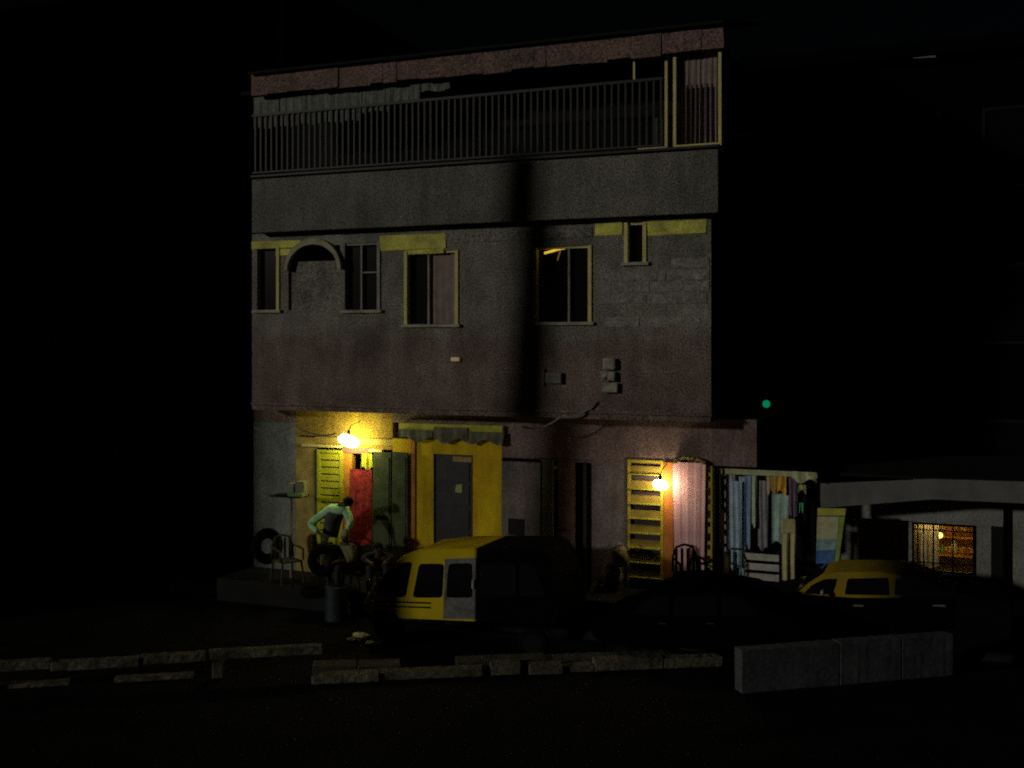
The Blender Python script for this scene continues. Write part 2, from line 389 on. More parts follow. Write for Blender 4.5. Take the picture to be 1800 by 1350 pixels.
fas(446, 519.8, 742, M_low); fas(520, 690, 768, M_fasL); fas(690.2, 882, 745, M_low); fas(882.2, 1253, 812, M_fas)
m = MB(); m.box(sx(1253.2, YG), xE, YG, YG+.15, z_at(1290, 820, YG), z_at(1290, 737, YG)); m.box(xE-.15, xE, YG+.151, YG+1.5, z_at(1290, 820, YG), z_at(1290, 737, YG)); m.build('shop_fascia', M_fas, B)
gwall(446, 519.8, 742.3, M_grey)
gwall(520, 553, 768.3, mat('ochre_wall', (.46,.36,.10), var=.4, scale=3))
gwall(690.2, 762, 772, M_yel); gwall(831, 881.8, 772, M_yel)
gwall(762.2, 830.8, 772, M_yel, py1=799)
gwall(882.2, 950, 812.3, M_mauve); gwall(1040, 1102, 812.3, M_mauve)
gwall(950.2, 1039.8, 812.3, M_mauve, py1=806)
m = MB(); m.box(XL, xE, YG+.9, YG+1.0, 0, zT); m.build('inner_wall', mat('inner_wall_paint', (.13,.10,.04)), B)
m = MB(); m.box(XL, xE, YG+.16, D, -.08, .0); m.build('shop_floor', M_concd, B)
m = MB(); m.box(XR-.02, XR+.12, YG+1.02, D, ZS, zT); m.build('wall', M_nearblack, B)
# niche on the mauve wall
m = MB(); m.pbox(893, 912, 921, 941, YG-.012, .011); m.build('niche', M_concd, B)

# --- shop one: louvred door, curtain, folding doors
m = MB(); x0, x1, z0, z1 = hole(557, 791, 602, 985, YG-.05); z0 = .02; yy = YG-.05
m.box(x0, x0+.07, yy, yy+.04, z0, z1); m.box(x1-.07, x1, yy, yy+.04, z0, z1); m.box(x0+.07, x1-.07, yy+.001, yy+.04, z1-.06, z1); m.box(x0+.07, x1-.07, yy+.001, yy+.04, z0, z0+.1)
d1 = m.build('louvred_door', M_lgreen, B)
m = MB(); z = z1-.08; 
while z > z0+.15:
    m.prism([(x0+.07, z-.115), (x1-.07, z-.115), (x1-.07, z), (x0+.07, z)], yy+.02, yy+.03)
    for v in m.b.verts[-8:] if False else []: pass
    z -= .142
m.build('louvre', M_lgreen, d1)
m = MB(); m.box(x0+.071, x1-.071, yy+.05, yy+.055, z0+.1, z1-.06); m.build('backing', M_nearblack, d1)
gwall(602.5, 619, 790, M_orange, yo=YG-.02, name='door_post', th=.12)
gwall(553.2, 556.8, 790, M_dgreen, yo=YG-.02, name='door_post', th=.1)
gp(553.2, 770, 690, 781, mat('shop_lintel_paint', (.45,.36,.08)), name='lintel')
gp(530, 782, 600, 786, M_cream, yo=YG-.06, th=.1, name='lintel_trim'); gp(648, 790, 671, 795, M_cream, yo=YG-.08, th=.1, name='lintel_trim')
gp(600.3, 787, 647.8, 797, mat('lintel_wood', (.22,.13,.09)), yo=YG-.03, th=.1, name='lintel_trim')
gp(553.2, 781.3, 690, 788, M_fasL, yo=YG+.01, name='lintel')
for (a, b) in ((656, 687), (689.5, 716)):
    m = MB(); x0, x1, z0, z1 = hole(a, 795, b, 985, YG-.1); z0 = .02
    m.box(x0, x1, YG-.1, YG-.06, z0, z1); dd = m.build('folding_door', M_dgreen, B)
    m = MB(); m.box(x0+.04, x1-.04, YG-.115, YG-.101, z0+.1, z0+(z1-z0)*.45); m.box(x0+.04, x1-.04, YG-.115, YG-.101, z0+(z1-z0)*.5, z1-.1); m.build('door_panel', M_dgreen, dd)
m = MB(); x0, x1, z0, z1 = hole(636, 797, 654, 823, YG-.05); m.cloth(x0, x1, z1, z0, YG-.06, folds=1.5, amp=.02, taper=.2)
single(m, 'hanging_cloth', M_lgreen, 'small lime cloth hanging above the red curtain', 'cloth', (x0, YG-.06, z0))
m = MB(); x0, x1, z0, z1 = hole(616, 825, 655, 955, YG-.04); m.cloth(x0, x1, z1, z0, YG-.07, folds=3, amp=.012)
single(m, 'curtain', M_red, 'red patterned curtain hanging in the left lit doorway', 'curtain', (x0, YG-.07, z0), smooth=True)
# the left lamp
def lamp(px, py, w_, h_, yo, s, label, colr, skew, shade=False):
    x, z = loc(px, py, yo); t = thing('bulb_lamp', label, 'lamp', (x, yo, z))
    m = MB(); m.ball((x, yo, z), 1, (w_/2, .06, h_/2), 20)
    for v in m.b.verts: v.co.x -= skew*(v.co.z-z)
    m.build('bulb', emat('bulb_glow_%s' % label[:4], colr, s), t, True)
    m = MB(); m.tube((x, yo, z+h_*.45), (x, yo, z+h_*.45+.09), .028); m.build('socket', M_black, t, True)
    m = MB(); m.path([(x, yo, z+h_*.45+.09), (x+.02, yo+.06, z+h_*.45+.2), (x+.05, YG-.003, z+h_*.45+.25)], .008); m.build('flex', M_black, t, True)
    return t
lamp(613, 775, .44, .25, YG-.36, 62, 'glowing white bulb hung over the louvred door at left', (1, .86, .36), .6)
# --- shop two: sign board, door
m = MB(); m.pbox(701, 746, 883, 771, YG-.10, .09); m.jitter(.006)
sb = single(m, 'sign_board', M_ygr, 'faded yellow-green board above the yellow shop front', 'signboard', (sx(701, YG-.1), YG-.10, z_at(790, 771, YG-.1)))
m = MB()
for k in range(3):
    pts = []
    xa, xb = sx(700+k*62, YG-.13), sx(760+k*62, YG-.13)
    m.cloth(xa, xb, z_at(790, 757+(k==1)*-6, YG-.13), z_at(790, 775, YG-.13), YG-.135, folds=2, amp=.012, ph=k*2, hem=.05)
single(m, 'tarpaulin_strip', mat('olive_tarpaulin', (.17,.17,.10), var=.4, scale=5), 'dark torn tarpaulin strip sagging along the yellow-green board', 'tarpaulin', (sx(700, YG-.13), YG-.13, z_at(790, 775, YG-.13)))
m = MB(); x0, x1, z0, z1 = hole(763, 800, 830, 1000, YG+.04); z0 = .01
m.box(x0, x1, YG+.04, YG+.09, z0, z1); dd = m.build('door', M_ddoor, B)
m = MB()
for i in range(5):
    zz = z0+.12+i*(z1-z0-.15)/5; m.box(x0+.06, x1-.06, YG+.022, YG+.039, zz, zz+(z1-z0-.15)/5-.07)
m.build('door_panel', M_ddoor, dd)
m = MB(); m.pbox(796, 803, 829, 812, YG+.01, .012); m.build('name_plate', mat('ochre_plate', (.42,.32,.12)), dd)
m = MB(); m.pbox(801, 852, 812, 866, YG+.012, .009); m.jitter(.012); m.build('sticker', mat('pale_sticker', (.35,.42,.18)), dd)
gwall(721, 729, 774, M_orange, yo=YG-.035, name='pilaster', th=.034)
# --- shop three: half-open door
m = MB(); x0, x1, z0, z1 = hole(953, 808, 972, 985, YG-.04); m.box(x0, x1, YG-.04, YG, .01, z1); m.build('door_post', mat('pale_green_post', (.20,.20,.13)), B)
m = MB(); x0, x1, z0, z1 = hole(980, 812, 1011, 985, YG); m.box(x0, x1, YG-.01, YG+.03, .01, z1); dd = m.build('door', M_ply, B)
m = MB(); m.box(x0+.03, x1-.03, YG-.025, YG-.011, .15, z1*.45); m.box(x0+.03, x1-.03, YG-.025, YG-.011, z1*.5, z1-.1); m.build('door_panel', M_ply, dd)
m = MB(); x0, x1, z0, z1 = hole(1026, 812, 1031, 985, YG); m.box(x0, x1, YG-.03, YG+.03, .01, z1); m.build('door_post', M_rail, B)
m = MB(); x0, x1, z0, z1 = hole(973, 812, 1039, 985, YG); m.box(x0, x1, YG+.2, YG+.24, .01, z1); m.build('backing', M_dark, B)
# --- shop four
m = MB(); x0, x1, z0, z1 = hole(1103, 809, 1166, 1022, YG-.03); z0 = ZP-.08; yy = YG-.03
m.box(x0, x0+.05, yy, yy+.05, z0, z1); m.box(x1-.05, x1, yy, yy+.05, z0, z1); m.box(x0+.05, x1-.05, yy+.001, yy+.05, z1-.05, z1)
d4 = m.build('slatted_shutter', mat('yellow_shutter_paint', (.62,.50,.04), var=.3, scale=4), B)
m = MB(); mm = MB(); zt_ = z1-.05
for i in range(8):
    zz = zt_-.06-i*.265
    if zz-.2 < z0: break
    m.box(x0+.051, x1-.051, yy+.015, yy+.035, zz-.14, zz)
    mm.box(x0+.052, x1-.052, yy-.035, yy+.014, zz-.155, zz-.138)
m.build('slat', mat('slat_paint', (.40,.30,.05), var=.3), d4); mm.build('slat_edge', M_lgreen, d4)
m = MB(); m.box(x0+.05, x1-.05, yy+.08, yy+.09, z0, z1-.05); m.build('backing', mat('mauve_backing', (.10,.07,.07)), d4)
m = MB(); x0, x1, z0, z1 = hole(1167, 813, 1183, 1022, YG-.05); m.box(x0, x1, YG-.05, YG+.05, ZP-.08, z1); m.build('door_post', mat('orange_post', (.62,.22,.04), var=.3), B)
m = MB(); x0, x1, z0, z1 = hole(1240, 818, 1252, 1022, YG-.05)
m.box(x0, x0+.03, YG-.05, YG-.02, ZP-.08, z1); m.box(x1-.03, x1, YG-.05, YG-.02, ZP-.08, z1); z = ZP; k = 0
while z < z1-.1: m.box(x0+.031, x1-.031, YG-.045, YG-.02, z, z+.06+.05*(k % 2)); z += .2; k += 1
m.build('lattice_post', mat('yellow_lattice', (.60,.50,.05)), B)
m = MB(); x0, x1, z0, z1 = hole(1183, 813, 1241, 1010, YG-.07); m.cloth(x0, x1, z1, z0, YG-.1, folds=3.5, amp=.0045, taper=-.10, n=50, m=24, hem=.06)
single(m, 'curtain', M_pink, 'long pink curtain hanging beside the right-hand bulb', 'curtain', (x0, YG-.1, z0), smooth=True)
m = MB(); cx_, cz_ = loc(1213, 815, YG-.08); r0 = .30
for i in range(14):
    a, b = pi*i/14, pi*(i+1)/14
    m.prism([(cx_+r0*cos(a), cz_+r0*.42*sin(a)), (cx_+r0*cos(b), cz_+r0*.42*sin(b)), (cx_+r0*.82*cos(b), cz_+r0*.27*sin(b)), (cx_+r0*.82*cos(a), cz_+r0*.27*sin(a))], YG-.16, YG-.04)
m.jitter(.014).build('arched_hood', mat('dull_hood', (.22,.19,.05), var=.5, scale=8), B)
lamp(1161, 852, .27, .18, YG-.30, 52, 'small glowing bulb beside the pink curtain', (1, .78, .48), .2)

# ------------------------------------------------------------------ neighbours and the pole and added light blocker out of the picture
NB = thing('tall_block', 'unlit black block of flats filling the left side of the picture', 'building', (0,0,0))
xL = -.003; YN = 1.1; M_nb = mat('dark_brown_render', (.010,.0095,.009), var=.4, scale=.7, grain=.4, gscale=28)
holes = []
m = MB(); m.box(-14, xL, YN, 8, ZS, 12.2); m.build('wall', M_nb, NB)
for i in range(4):
    for j in range(3):
        x0 = -10.6+i*2.5; z0 = 1.6+j*3.2
        m = MB(); m.box(x0, x0+.06, YN-.07, YN-.001, z0, z0+1.4); m.box(x0+1.14, x0+1.2, YN-.07, YN-.001, z0, z0+1.4); m.box(x0+.06, x0+1.14, YN-.07, YN-.001, z0+1.34, z0+1.4); m.box(x0-.08, x0+1.28, YN-.12, YN-.001, z0-.06, z0)
        w_ = m.build('window', M_concd, NB)
        m = MB(); m.box(x0+.061, x0+1.139, YN-.02, YN-.002, z0+.001, z0+1.339); m.build('pane', M_glass, w_)
m = MB(); m.box(-14.1, xL-.02, YN-.25, 8, 12.201, 12.5); m.build('roof', M_concd, NB)
RB = thing('tall_block', 'dark tall building standing behind the roofs at the right', 'building', (0,0,0))
x0 = sx(1330, 6)
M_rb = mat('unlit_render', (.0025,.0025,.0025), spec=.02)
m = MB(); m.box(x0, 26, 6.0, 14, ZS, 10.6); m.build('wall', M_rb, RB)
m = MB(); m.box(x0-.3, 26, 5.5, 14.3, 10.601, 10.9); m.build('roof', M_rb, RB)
for i in range(6):
    for j in range(3):
        xx = x0+.8+i*1.9; zz = 1.5+j*3.2
        m = MB(); m.box(xx, xx+.06, 5.93, 5.999, zz, zz+1.6); m.box(xx+1.04, xx+1.1, 5.93, 5.999, zz, zz+1.6); m.box(xx+.06, xx+1.04, 5.93, 5.999, zz+1.54, zz+1.6); m.box(xx-.05, xx+1.15, 5.9, 5.999, zz-.05, zz)
        w_ = m.build('window', M_concd, RB)
        m = MB(); m.box(xx+.061, xx+1.039, 5.97, 5.998, zz+.001, zz+1.539); m.build('pane', M_glass, w_)
# dim fluorescent tube under the eaves of that building
(xa, za), (xb, zb_) = loc(1558, 101, 5.7), loc(1645, 97, 5.7)
t = thing('tube_light', 'dim grey fluorescent tube high on the dark right-hand building', 'lamp', (xa, 5.7, za))
m = MB(); m.tube((xa, 5.7, za), ((xa+xb)/2-.05, 5.7, (za+zb_)/2), .035); m.tube(((xa+xb)/2+.05, 5.7, (za+zb_)/2), (xb, 5.7, zb_), .045)
m.build('tube', emat('dim_tube', (.9,.95,.9), .028), t)
m = MB(); m.box(xa-.05, xb+.05, 5.75, 5.81, max(za, zb_)+.03, max(za, zb_)+.12); m.build('housing', M_nearblack, t)
# green signal light
xg, zg = loc(1347, 710, 1.6)
t = thing('indicator_light', 'small round green light glowing above the clothes stall', 'lamp', (xg, 1.6, zg))
m = MB(); m.ball((xg, 1.6, zg), .07); m.build('lens', emat('green_glow', (.0,.36,.14), .5), t, True)
m = MB(); m.tube((xg, 1.66, zg), (xg, 1.75, zg), .11, n=16); m.box(xg-.03, xg+.03, 1.75, 1.81, ZP, zg+.2); m.build('bracket', M_black, t)
# added unseen block, placed to keep the light off the left block
Ew = Vector((wpt(-.35, .3, 0).x, wpt(-.35, .3, 0).y)); Ld = Vector((cos(SUN_AZ), sin(SUN_AZ))); Q = Vector((-.5, .87))
t = bpy.data.objects.new('tall_block', None); C.objects.link(t); P0 = Ew+Ld*14.3; t.location = (P0.x, P0.y, ZS); t.rotation_euler = (0, 0, math.atan2(Q.y, Q.x))
tag(t, 'added unseen block at far left, shading the left-hand block', 'building')
m = MB(); m.box(0, 17, 0, 6, 0, 17); m.build('wall', M_nearblack, t)
m = MB(); m.box(-.02, 17.3, -.3, 6.3, 17.001, 17.3); m.build('roof', M_nearblack, t)
# utility pole whose shadow falls on the house front
Ps = wpt(*[sx(893, 0), 0, 0]); Pp = Vector((Ps.x, Ps.y))+Ld*9.6
t = bpy.data.objects.new('utility_pole', None); C.objects.link(t); t.location = (Pp.x, Pp.y, ZS); tag(t, 'concrete utility pole throwing its shadow down the house front', 'utility pole')
lean = Vector((-.5, .87, 0))*-.05
m = MB(); m.tube((0,0,0), Vector((0,0,10.55))+lean*10.55, .44, .3, n=14); m.build('pole', M_conc, t, True)
m = MB(); top = Vector((0,0,10.2))+lean*10.2; m.box(top.x-.4, top.x+.4, top.y-.06, top.y+.06, top.z-.06, top.z+.06); m.build('crossarm', M_concd, t)

# cables on the front
def cable(pts, r, label, m_=None):
    P = [loc(px, py, yo) for px, py, yo in pts]; V = [Vector((a, p[2], b)) for (a, b), p in zip(P, pts)]
    out = []
    for i in range(len(V)-1):
        for k in range(8):
            u = k/8; out.append(V[i].lerp(V[i+1], u)-Vector((0, 0, .10*4*u*(1-u))))
    out.append(V[-1]); m = MB(); m.path(out, r, 6)
    return single(m, 'cable', m_ or mat('grey_cable', (.22,.23,.20)), label, 'cable', tuple(V[0]))
cable([(918,750,-.2),(985,733,-.15),(1048,706,-.05)], .018, 'slack grey cable rising across the front between the two middle doors')
cable([(447,752,-.25),(520,748,-.3),(590,762,-.35)], .014, 'thin cable running from the left corner to the left bulb')
# meter boxes and small things on the maroon band
x, z = loc(970, 668, -.0)
m = MB(); m.pbox(958, 655, 986, 674, -.09, .089, .008); m.pbox(952, 648, 956, 678, -.05, .049)
single(m, 'meter_box', mat('old_meter', (.26,.25,.20), var=.4, scale=9), 'small grey meter box beside a dark conduit on the maroon band', 'meter', (x, -.045, loc(970,678,0)[1]))
t = thing('fuse_unit', 'pale grey fuse unit of stacked boxes bolted below the right-hand window', 'fuse box', (*[loc(1070, 683, 0)[0], -.05], loc(1070, 683, 0)[1]))
x, z = loc(1070, 640, -.08); m = MB(); m.box(x-.11, x+.13, -.12, -.02, z-.1, z+.11, .04); m.box(x-.15, x-.02, -.10, -.02, z-.24, z-.12, .02); m.box(x-.02, x+.13, -.11, -.02, z-.30, z-.13, .03); m.box(x-.13, x+.16, -.10, -.02, z-.50, z-.33, .02); m.jitter(.008); m.build('fuse_case', mat('pale_porcelain', (.42,.41,.32), var=.6, scale=9), t)
m = MB(); m.box(x-.02, x+.02, -.05, -.001, z-.42, z+.1); m.build('bracket', M_nearblack, t)
x, z = loc(799, 631, -.06)
m = MB(); m.pbox(792, 628, 806, 635, -.07, .069, .01)
single(m, 'bulkhead_light', emat('amber_weak', (.55,.36,.08), .20), 'tiny amber light on the maroon band below the second window', 'lamp', (x, -.03, z-.04))

# ------------------------------------------------------------------ clothes stall
YS = 1.0
(xa, zaa), (xb, zbb) = loc(1262, 828, YS-.2), loc(1436, 830, YS-.2)
T = thing('market_stall', 'dark lean-to stall hung with clothes right of the pink curtain', 'stall', (xa, YS, ZP))
m = MB(); m.box(xa-.1, xb+.12, YS-.25, YS+.8, zaa+.06, zaa+.14); m.build('roof', M_black, T)
m = MB(); m.box(xa, xb, YS-.22, YS-.19, zaa-.035, zaa+.055); m.jitter(.008).build('roof_beam', mat('pale_green_beam', (.62,.66,.36), var=.4, scale=6), T)
for px in (1262, 1415):
    x = sx(px, YS); m = MB(); m.box(x-.03, x+.03, YS-.1, YS-.04, ZP, zaa+.06); m.build('post', M_nearblack, T)
m = MB(); m.box(xa, xb, YS+.7, YS+.75, ZP, zaa+.06); m.build('back_wall', M_dark, T)
m = MB(); m.tube((xa, YS-.04, zaa-.03), (xb, YS-.04, zaa-.03), .012); m.build('rail', M_rail, T)
gar = [(1268,1280,838,900,'black_cloth',(.05,.06,.07),'short black garment at the left end of the clothes rail'),
 (1272,1292,834,975,'plum_cloth',(.55,.52,.60),'long plum-grey wrapper near the left end of the clothes rail'),
 (1284,1304,846,1000,'steel_blue_cloth',(.52,.70,.80),'long steel-blue garment hanging left of the navy one'),
 (1299,1311,838,1018,'teal_grey_cloth',(.50,.76,.80),'narrow teal-grey cloth hanging down to the ground'),
 (1309,1320,836,962,'navy_cloth',(.32,.46,.72),'navy garment in the middle of the clothes rail'),
 (1321,1330,836,925,'mint_cloth',(.55,.75,.50),'narrow mint-green cloth hanging in the middle of the rail'),
 (1333,1350,845,965,'charcoal_cloth',(.38,.37,.40),'charcoal garment hanging above the slatted bench'),
 (1347,1361,832,866,'tan_cloth',(.70,.50,.26),'small folded tan cloth beside the orange one'),
 (1361,1382,828,866,'orange_cloth',(.85,.50,.06),'small bright orange cloth pegged at the top of the stall'),
 (1357,1386,868,955,'sea_green_cloth',(.52,.74,.64),'sea-green shirt hanging under the orange cloth'),
 (1385,1402,836,910,'dark_plum_cloth',(.20,.14,.20),'dark plum cloth right of the orange one'),
 (1393,1434,829,846,'pale_lime_cloth',(.60,.66,.36),'pale lime cloth draped over the right end of the beam'),
 (1400,1416,852,864,'lemon_cloth',(.66,.68,.28),'scrap of lemon cloth below the pale lime one'),
 (1405,1412,884,898,'bottle_green_cloth',(.12,.65,.25),'tiny green cloth tag at the right post')]
for i, (p0, p1, y0, y1, n, c, lab) in enumerate(gar):
    yo = YS-.12-.03*(i % 3) if i not in (11,) else YS-.24
    x0, x1, z0, z1 = hole(p0, y0, p1, y1, yo)
    m = MB(); m.cloth(x0, x1, z1, z0, yo, folds=2 if x1-x0 > .15 else 1, amp=.018, taper=random.uniform(-.12,.12), ph=i*1.3, hem=.04, n=14, m=14)
    o = single(m, 'hanging_garment', mat(n, c, var=.35, scale=7, grain=.25, gscale=40), lab, 'garment', (x0, yo, z0), 'clothes hung up on the stall', True)
x0, x1, z0, z1 = hole(1374, 912, 1399, 1024, YS-.3)
t = thing('trousers', 'khaki trousers hanging in front of the stall, right of the bench', 'trousers', (x0, YS-.3, z0), None)
m = MB(); xm = (x0+x1)/2; m.box(x0, x1, YS-.32, YS-.26, z1-.25, z1, .02); m.build('waist', mat('khaki_cloth', (.60,.56,.26), var=.3, scale=7), t)
for a, b in ((x0, xm-.005), (xm+.02, x1)):
    m = MB(); m.cloth(a, b, z1-.25, z0, YS-.30, folds=1, amp=.02, n=10); m.build('leg', MATS['khaki_cloth'], t, True)
# slatted bench standing on end below the clothes
x0, x1, z0, z1 = hole(1307, 972, 1368, 1022, YS-.4); z0 = ZP
t = thing('slatted_crate', 'pale slatted wooden crate standing below the hanging clothes', 'crate', (x0, YS-.3, ZP))
M_ben = mat('pale_worn_wood', (.60,.60,.52), var=.35, scale=5)
n = 4; hh = (z1-z0)/n
for i in range(n):
    m = MB(); m.box(x0, x1, YS-.30, YS-.28, z0+.04+i*hh*.97, z0+.04+i*hh*.97+hh*.66, .006); m.build('slat', M_ben, t)
    m = MB(); m.box(x0-.022, x0-.002, YS-.30, YS-.06, z0+.04+i*hh*.97, z0+.04+i*hh*.97+hh*.66, .005); m.build('slat', M_ben, t)
for x in (x0+.01, x1-.05):
    for y in (YS-.278, YS-.10):
        m = MB(); m.box(x, x+.04, y, y+.04, ZP, z1+.01); m.build('post', M_nearblack, t)
m = MB(); m.box(x0+.005, x1-.005, YS-.235, YS-.105, ZP+.03, ZP+.05); m.build('bottom', M_nearblack, t)
t_pts = [loc(1437, 893, YS-.1), loc(1487, 894, YS-.1), loc(1474, 990, YS-.1), loc(1434, 992, YS-.1)]
zb0 = t_pts[3][1]
t = thing('poster_board', 'tapered display board with yellow head and blue foot right of the clothes stall', 'signboard', (t_pts[3][0], YS-.1, ZP))
def lerp2(a, b, u): return (a[0]+(b[0]-a[0])*u, a[1]+(b[1]-a[1])*u)
A, Bq, Cq, Dq = t_pts
def strip(v0, v1, u0, u1, y, name, mt):
    p = lambda u, v: lerp2(lerp2(A, Dq, v), lerp2(Bq, Cq, v), u)
    m = MB(); m.prism([p(u0, v0), p(u1, v0), p(u1, v1), p(u0, v1)], y, y+.02); return m.build(name, mt, t)
m = MB(); m.prism([A, Bq, Cq, Dq], YS-.08, YS-.02); m.box(Dq[0]+.02, Dq[0]+.06, YS-.07, YS-.03, ZP, Dq[1]+.1); m.box(Cq[0]-.06, Cq[0]-.02, YS-.07, YS-.03, ZP, Cq[1]+.1); m.build('backing', M_nearblack, t)
strip(0, .13, 0, 1, YS-.105, 'header', mat('lime_yellow_header', (.62,.62,.10)))
strip(.15, .55, 0, .8, YS-.1, 'panel', mat('pale_poster', (.66,.66,.38), var=.3, scale=6))
strip(.15, .97, .82, 1, YS-.108, 'side_band', mat('lime_side_band', (.40,.55,.12), var=.4, scale=4))
strip(.551, .75, 0, .8, YS-.1, 'panel', mat('pale_blue_poster', (.36,.56,.56), var=.5, scale=8))
strip(.751, .99, 0, .8, YS-.1, 'panel', mat('deep_blue_poster', (.10,.24,.60), var=.5, scale=10))

# ------------------------------------------------------------------ row of low kiosks at the right
YK = 2.0
T = thing('kiosk', 'low kiosk row under a long grey roof with one lit window', 'kiosk', (sx(1440, YK), YK, ZP))
M_kr = mat('grey_zinc_roof', (.19,.19,.18), var=.3, scale=2, grain=.3)
M_kw = mat('grey_kiosk_wall', (.31,.31,.27), var=.3, scale=2, grain=.35, gscale=28)
xa, zA = loc(1442, 850, YK-1.0); xb, zB = loc(1640, 842, YK-1.0); za2 = loc(1440, 893, YK-1.0)[1]
x2 = sx(2050, YK-1)
m = MB(); m.prism([(xa, zA), (xb, zB), (x2, zB+.05), (x2, zB-.32), (xb, zB-.34), (xa, za2)], YK-1.0, YK-.95)
m.build('canopy_front', M_kr, T)
m = MB(); m.box(xa-.1, x2, YK-.949, YK+3, zB-.02, zB+.03); m.build('roof', M_nearblack, T)
def kb(px0, py0, px1, py1, mt, name='wall', yo=YK, th=.12):
    m = MB(); m.pbox(px0, py0, px1, py1, yo, th); return m.build(name, mt, T)
kb(1478, 880, 1508, 1100, M_kw); kb(1508.3, 880, 1604.7, 913, M_kw); kb(1605, 880, 1768, 925, M_kw); kb(1712, 925.2, 1742, 1100, M_kw); kb(1742.2, 925.2, 1766, 1100, M_nearblack); kb(1778, 880, 1990, 1100, M_kw)
kb(1508.3, 985, 1604.7, 1100, M_nearblack); kb(1605, 1006, 1711.8, 1100, M_kw)
m = MB(); m.box(sx(1500, YK), x2, YK+1.6, YK+1.7, ZP, zB-.03); m.build('back_wall', mat('orange_inner_wall', (.85,.58,.20), var=.4, scale=3), T)
m = MB(); xq = sx(1607, YK); m.box(xq-.1, xq-.02, YK+.13, YK+1.6, ZP, zB-.03); xq2 = sx(1740, YK); m.box(xq2, xq2+.08, YK+.13, YK+1.6, ZP, zB-.03); m.build('partition', M_kw, T)
x, z = loc(1772, 980, YK-.9); m = MB(); m.box(x-.07, x+.07, YK-.94, YK-.8, ZP, zB-.3); m.build('post', M_black, T)
fr = frame(1603, 921, 1714, 1008, YK-.03, .035, .03, M_black, T, 'window_frame')
m = MB(); x0, x1, z0, z1 = hole(1607, 925, 1711, 1005, YK-.02)
for u in (.06, .16, .33, .66): m.box(x0+(x1-x0)*u-.012, x0+(x1-x0)*u+.012, YK-.02, YK, z0, z1)
for u in (.18, .9): m.box(x0, x1, YK-.035, YK-.021, z0+(z1-z0)*u-.01, z0+(z1-z0)*u+.01)
m.build('window_bars', M_black, fr)
m = MB(); m.cloth(x0+.02, x0+(x1-x0)*.42, z1, z0, YK+.3, folds=3, amp=.02); single(m, 'curtain', mat('lilac_net', (.42,.38,.30), var=.4, scale=8), 'greyish curtain over the left half of the lit kiosk window', 'curtain', (x0, YK+.3, z0), None, True)
# stock on the lit shelves
for k, zz in enumerate((z0+.08, z0+.42)):
    m = MB(); m.box(x0+.05, x1+.3, YK+1.2, YK+1.59, zz-.03, zz); single(m, 'shelf', M_orange, ['lower','upper'][k]+' wooden shelf inside the lit kiosk window', 'shelf', (x0, YK+1.2, zz-.03))
    x = x0+.12; i = 0
    while x < x1+.2:
        w_ = random.uniform(.07, .13); h_ = random.uniform(.12, .26); c = random.choice([('red_tin',(.55,.2,.08)),('yellow_tin',(.75,.6,.08)),('white_tin',(.6,.58,.5)),('green_tin',(.15,.35,.1)),('brown_tin',(.25,.12,.05))])
        m = MB(); m.tube((x, YK+1.3, zz), (x, YK+1.3, zz+h_*.8), w_/2, n=12); m.tube((x, YK+1.3, zz+h_*.8), (x, YK+1.3, zz+h_), w_/2*.7, w_/2*.5, n=12)
        single(m, 'tin', mat(c[0], c[1]), 'small %s tin on the %s shelf behind the kiosk window bars' % (c[0].split('_')[0], ['lower','upper'][k]), 'tin', (x, YK+1.3, zz), 'tins on the kiosk shelves', True)
        x += w_+random.uniform(.03, .14); i += 1
xk, zk = loc(1652, 941, YK+.35)
t = thing('bulb_lamp', 'weak yellow bulb inside the barred kiosk window', 'lamp', (xk, YK+.35, zk))
m = MB(); m.ball((xk, YK+.35, zk), .055); m.build('bulb', emat('kiosk_glow', (1,.72,.16), 1.6), t, True)
m = MB(); m.tube((xk, YK+.35, zk+.05), (xk, YK+.35, zk+.12), .02); m.tube((xk, YK+.35, zk+.12), (xk, YK+.35, zB-.03), .005); m.build('flex', M_black, t)
xk2 = sx(1660, YK+.17); zk2 = loc(1660, 905, YK+.17)[1]  # hidden fill tube added to brighten the kiosk inside
t = thing('tube_light', 'added hidden fill tube up under the kiosk roof for its shelves', 'lamp', (xk2, YK+.17, zk2))
m = MB(); m.tube((xk2-.5, YK+.17, zk2), (xk2+.5, YK+.17, zk2), .02); m.build('tube', emat('fill_tube', (1,.66,.16), 34), t, True)
m = MB(); m.box(xk2-.55, xk2+.55, YK+.14, YK+.20, zk2+.03, zk2+.08); m.build('housing', M_nearblack, t)

# ------------------------------------------------------------------ vehicles
def vehicle(name, label, prof, y0, y1, body_m, inset, at): 
    t = thing(name, label, 'car' if name != 'minibus' else 'minibus', at)
    mb = MB(); mb.prism(prof, y0, y1, inset)
    bmesh.ops.bevel(mb.b, geom=[e for e in mb.b.edges if abs(e.verts[0].co.y-e.verts[1].co.y) < .02 and (abs(e.verts[0].co.x-e.verts[1].co.x)+abs(e.verts[0].co.z-e.verts[1].co.z)) > .01], offset=.05, segments=3, profile=.5, affect='EDGES')
    b = mb.build('body', body_m, t); 
    for p in b.data.polygons: p.use_smooth = True
    mo = b.modifiers.new('e', 'EDGE_SPLIT'); mo.split_angle = radians(40)
    return t
def wheels(t, xs, y0, y1, r, zc):
    for x in xs:
        for y in (y0+.07, y1-.07):
            m = MB(); m.torus((x, y, zc), r*.74, r*.26, 'y', flat=1.0); w_ = m.build('wheel', M_rub, t, True)
            m = MB(); m.tube((x, y-.06, zc), (x, y+.06, zc), r*.6, n=20); m.torus((x, y, zc), r*.56, .02); m.build('rim', mat('dull_rim', (.01,.01,.01), rough=.7, spec=.1), w_)
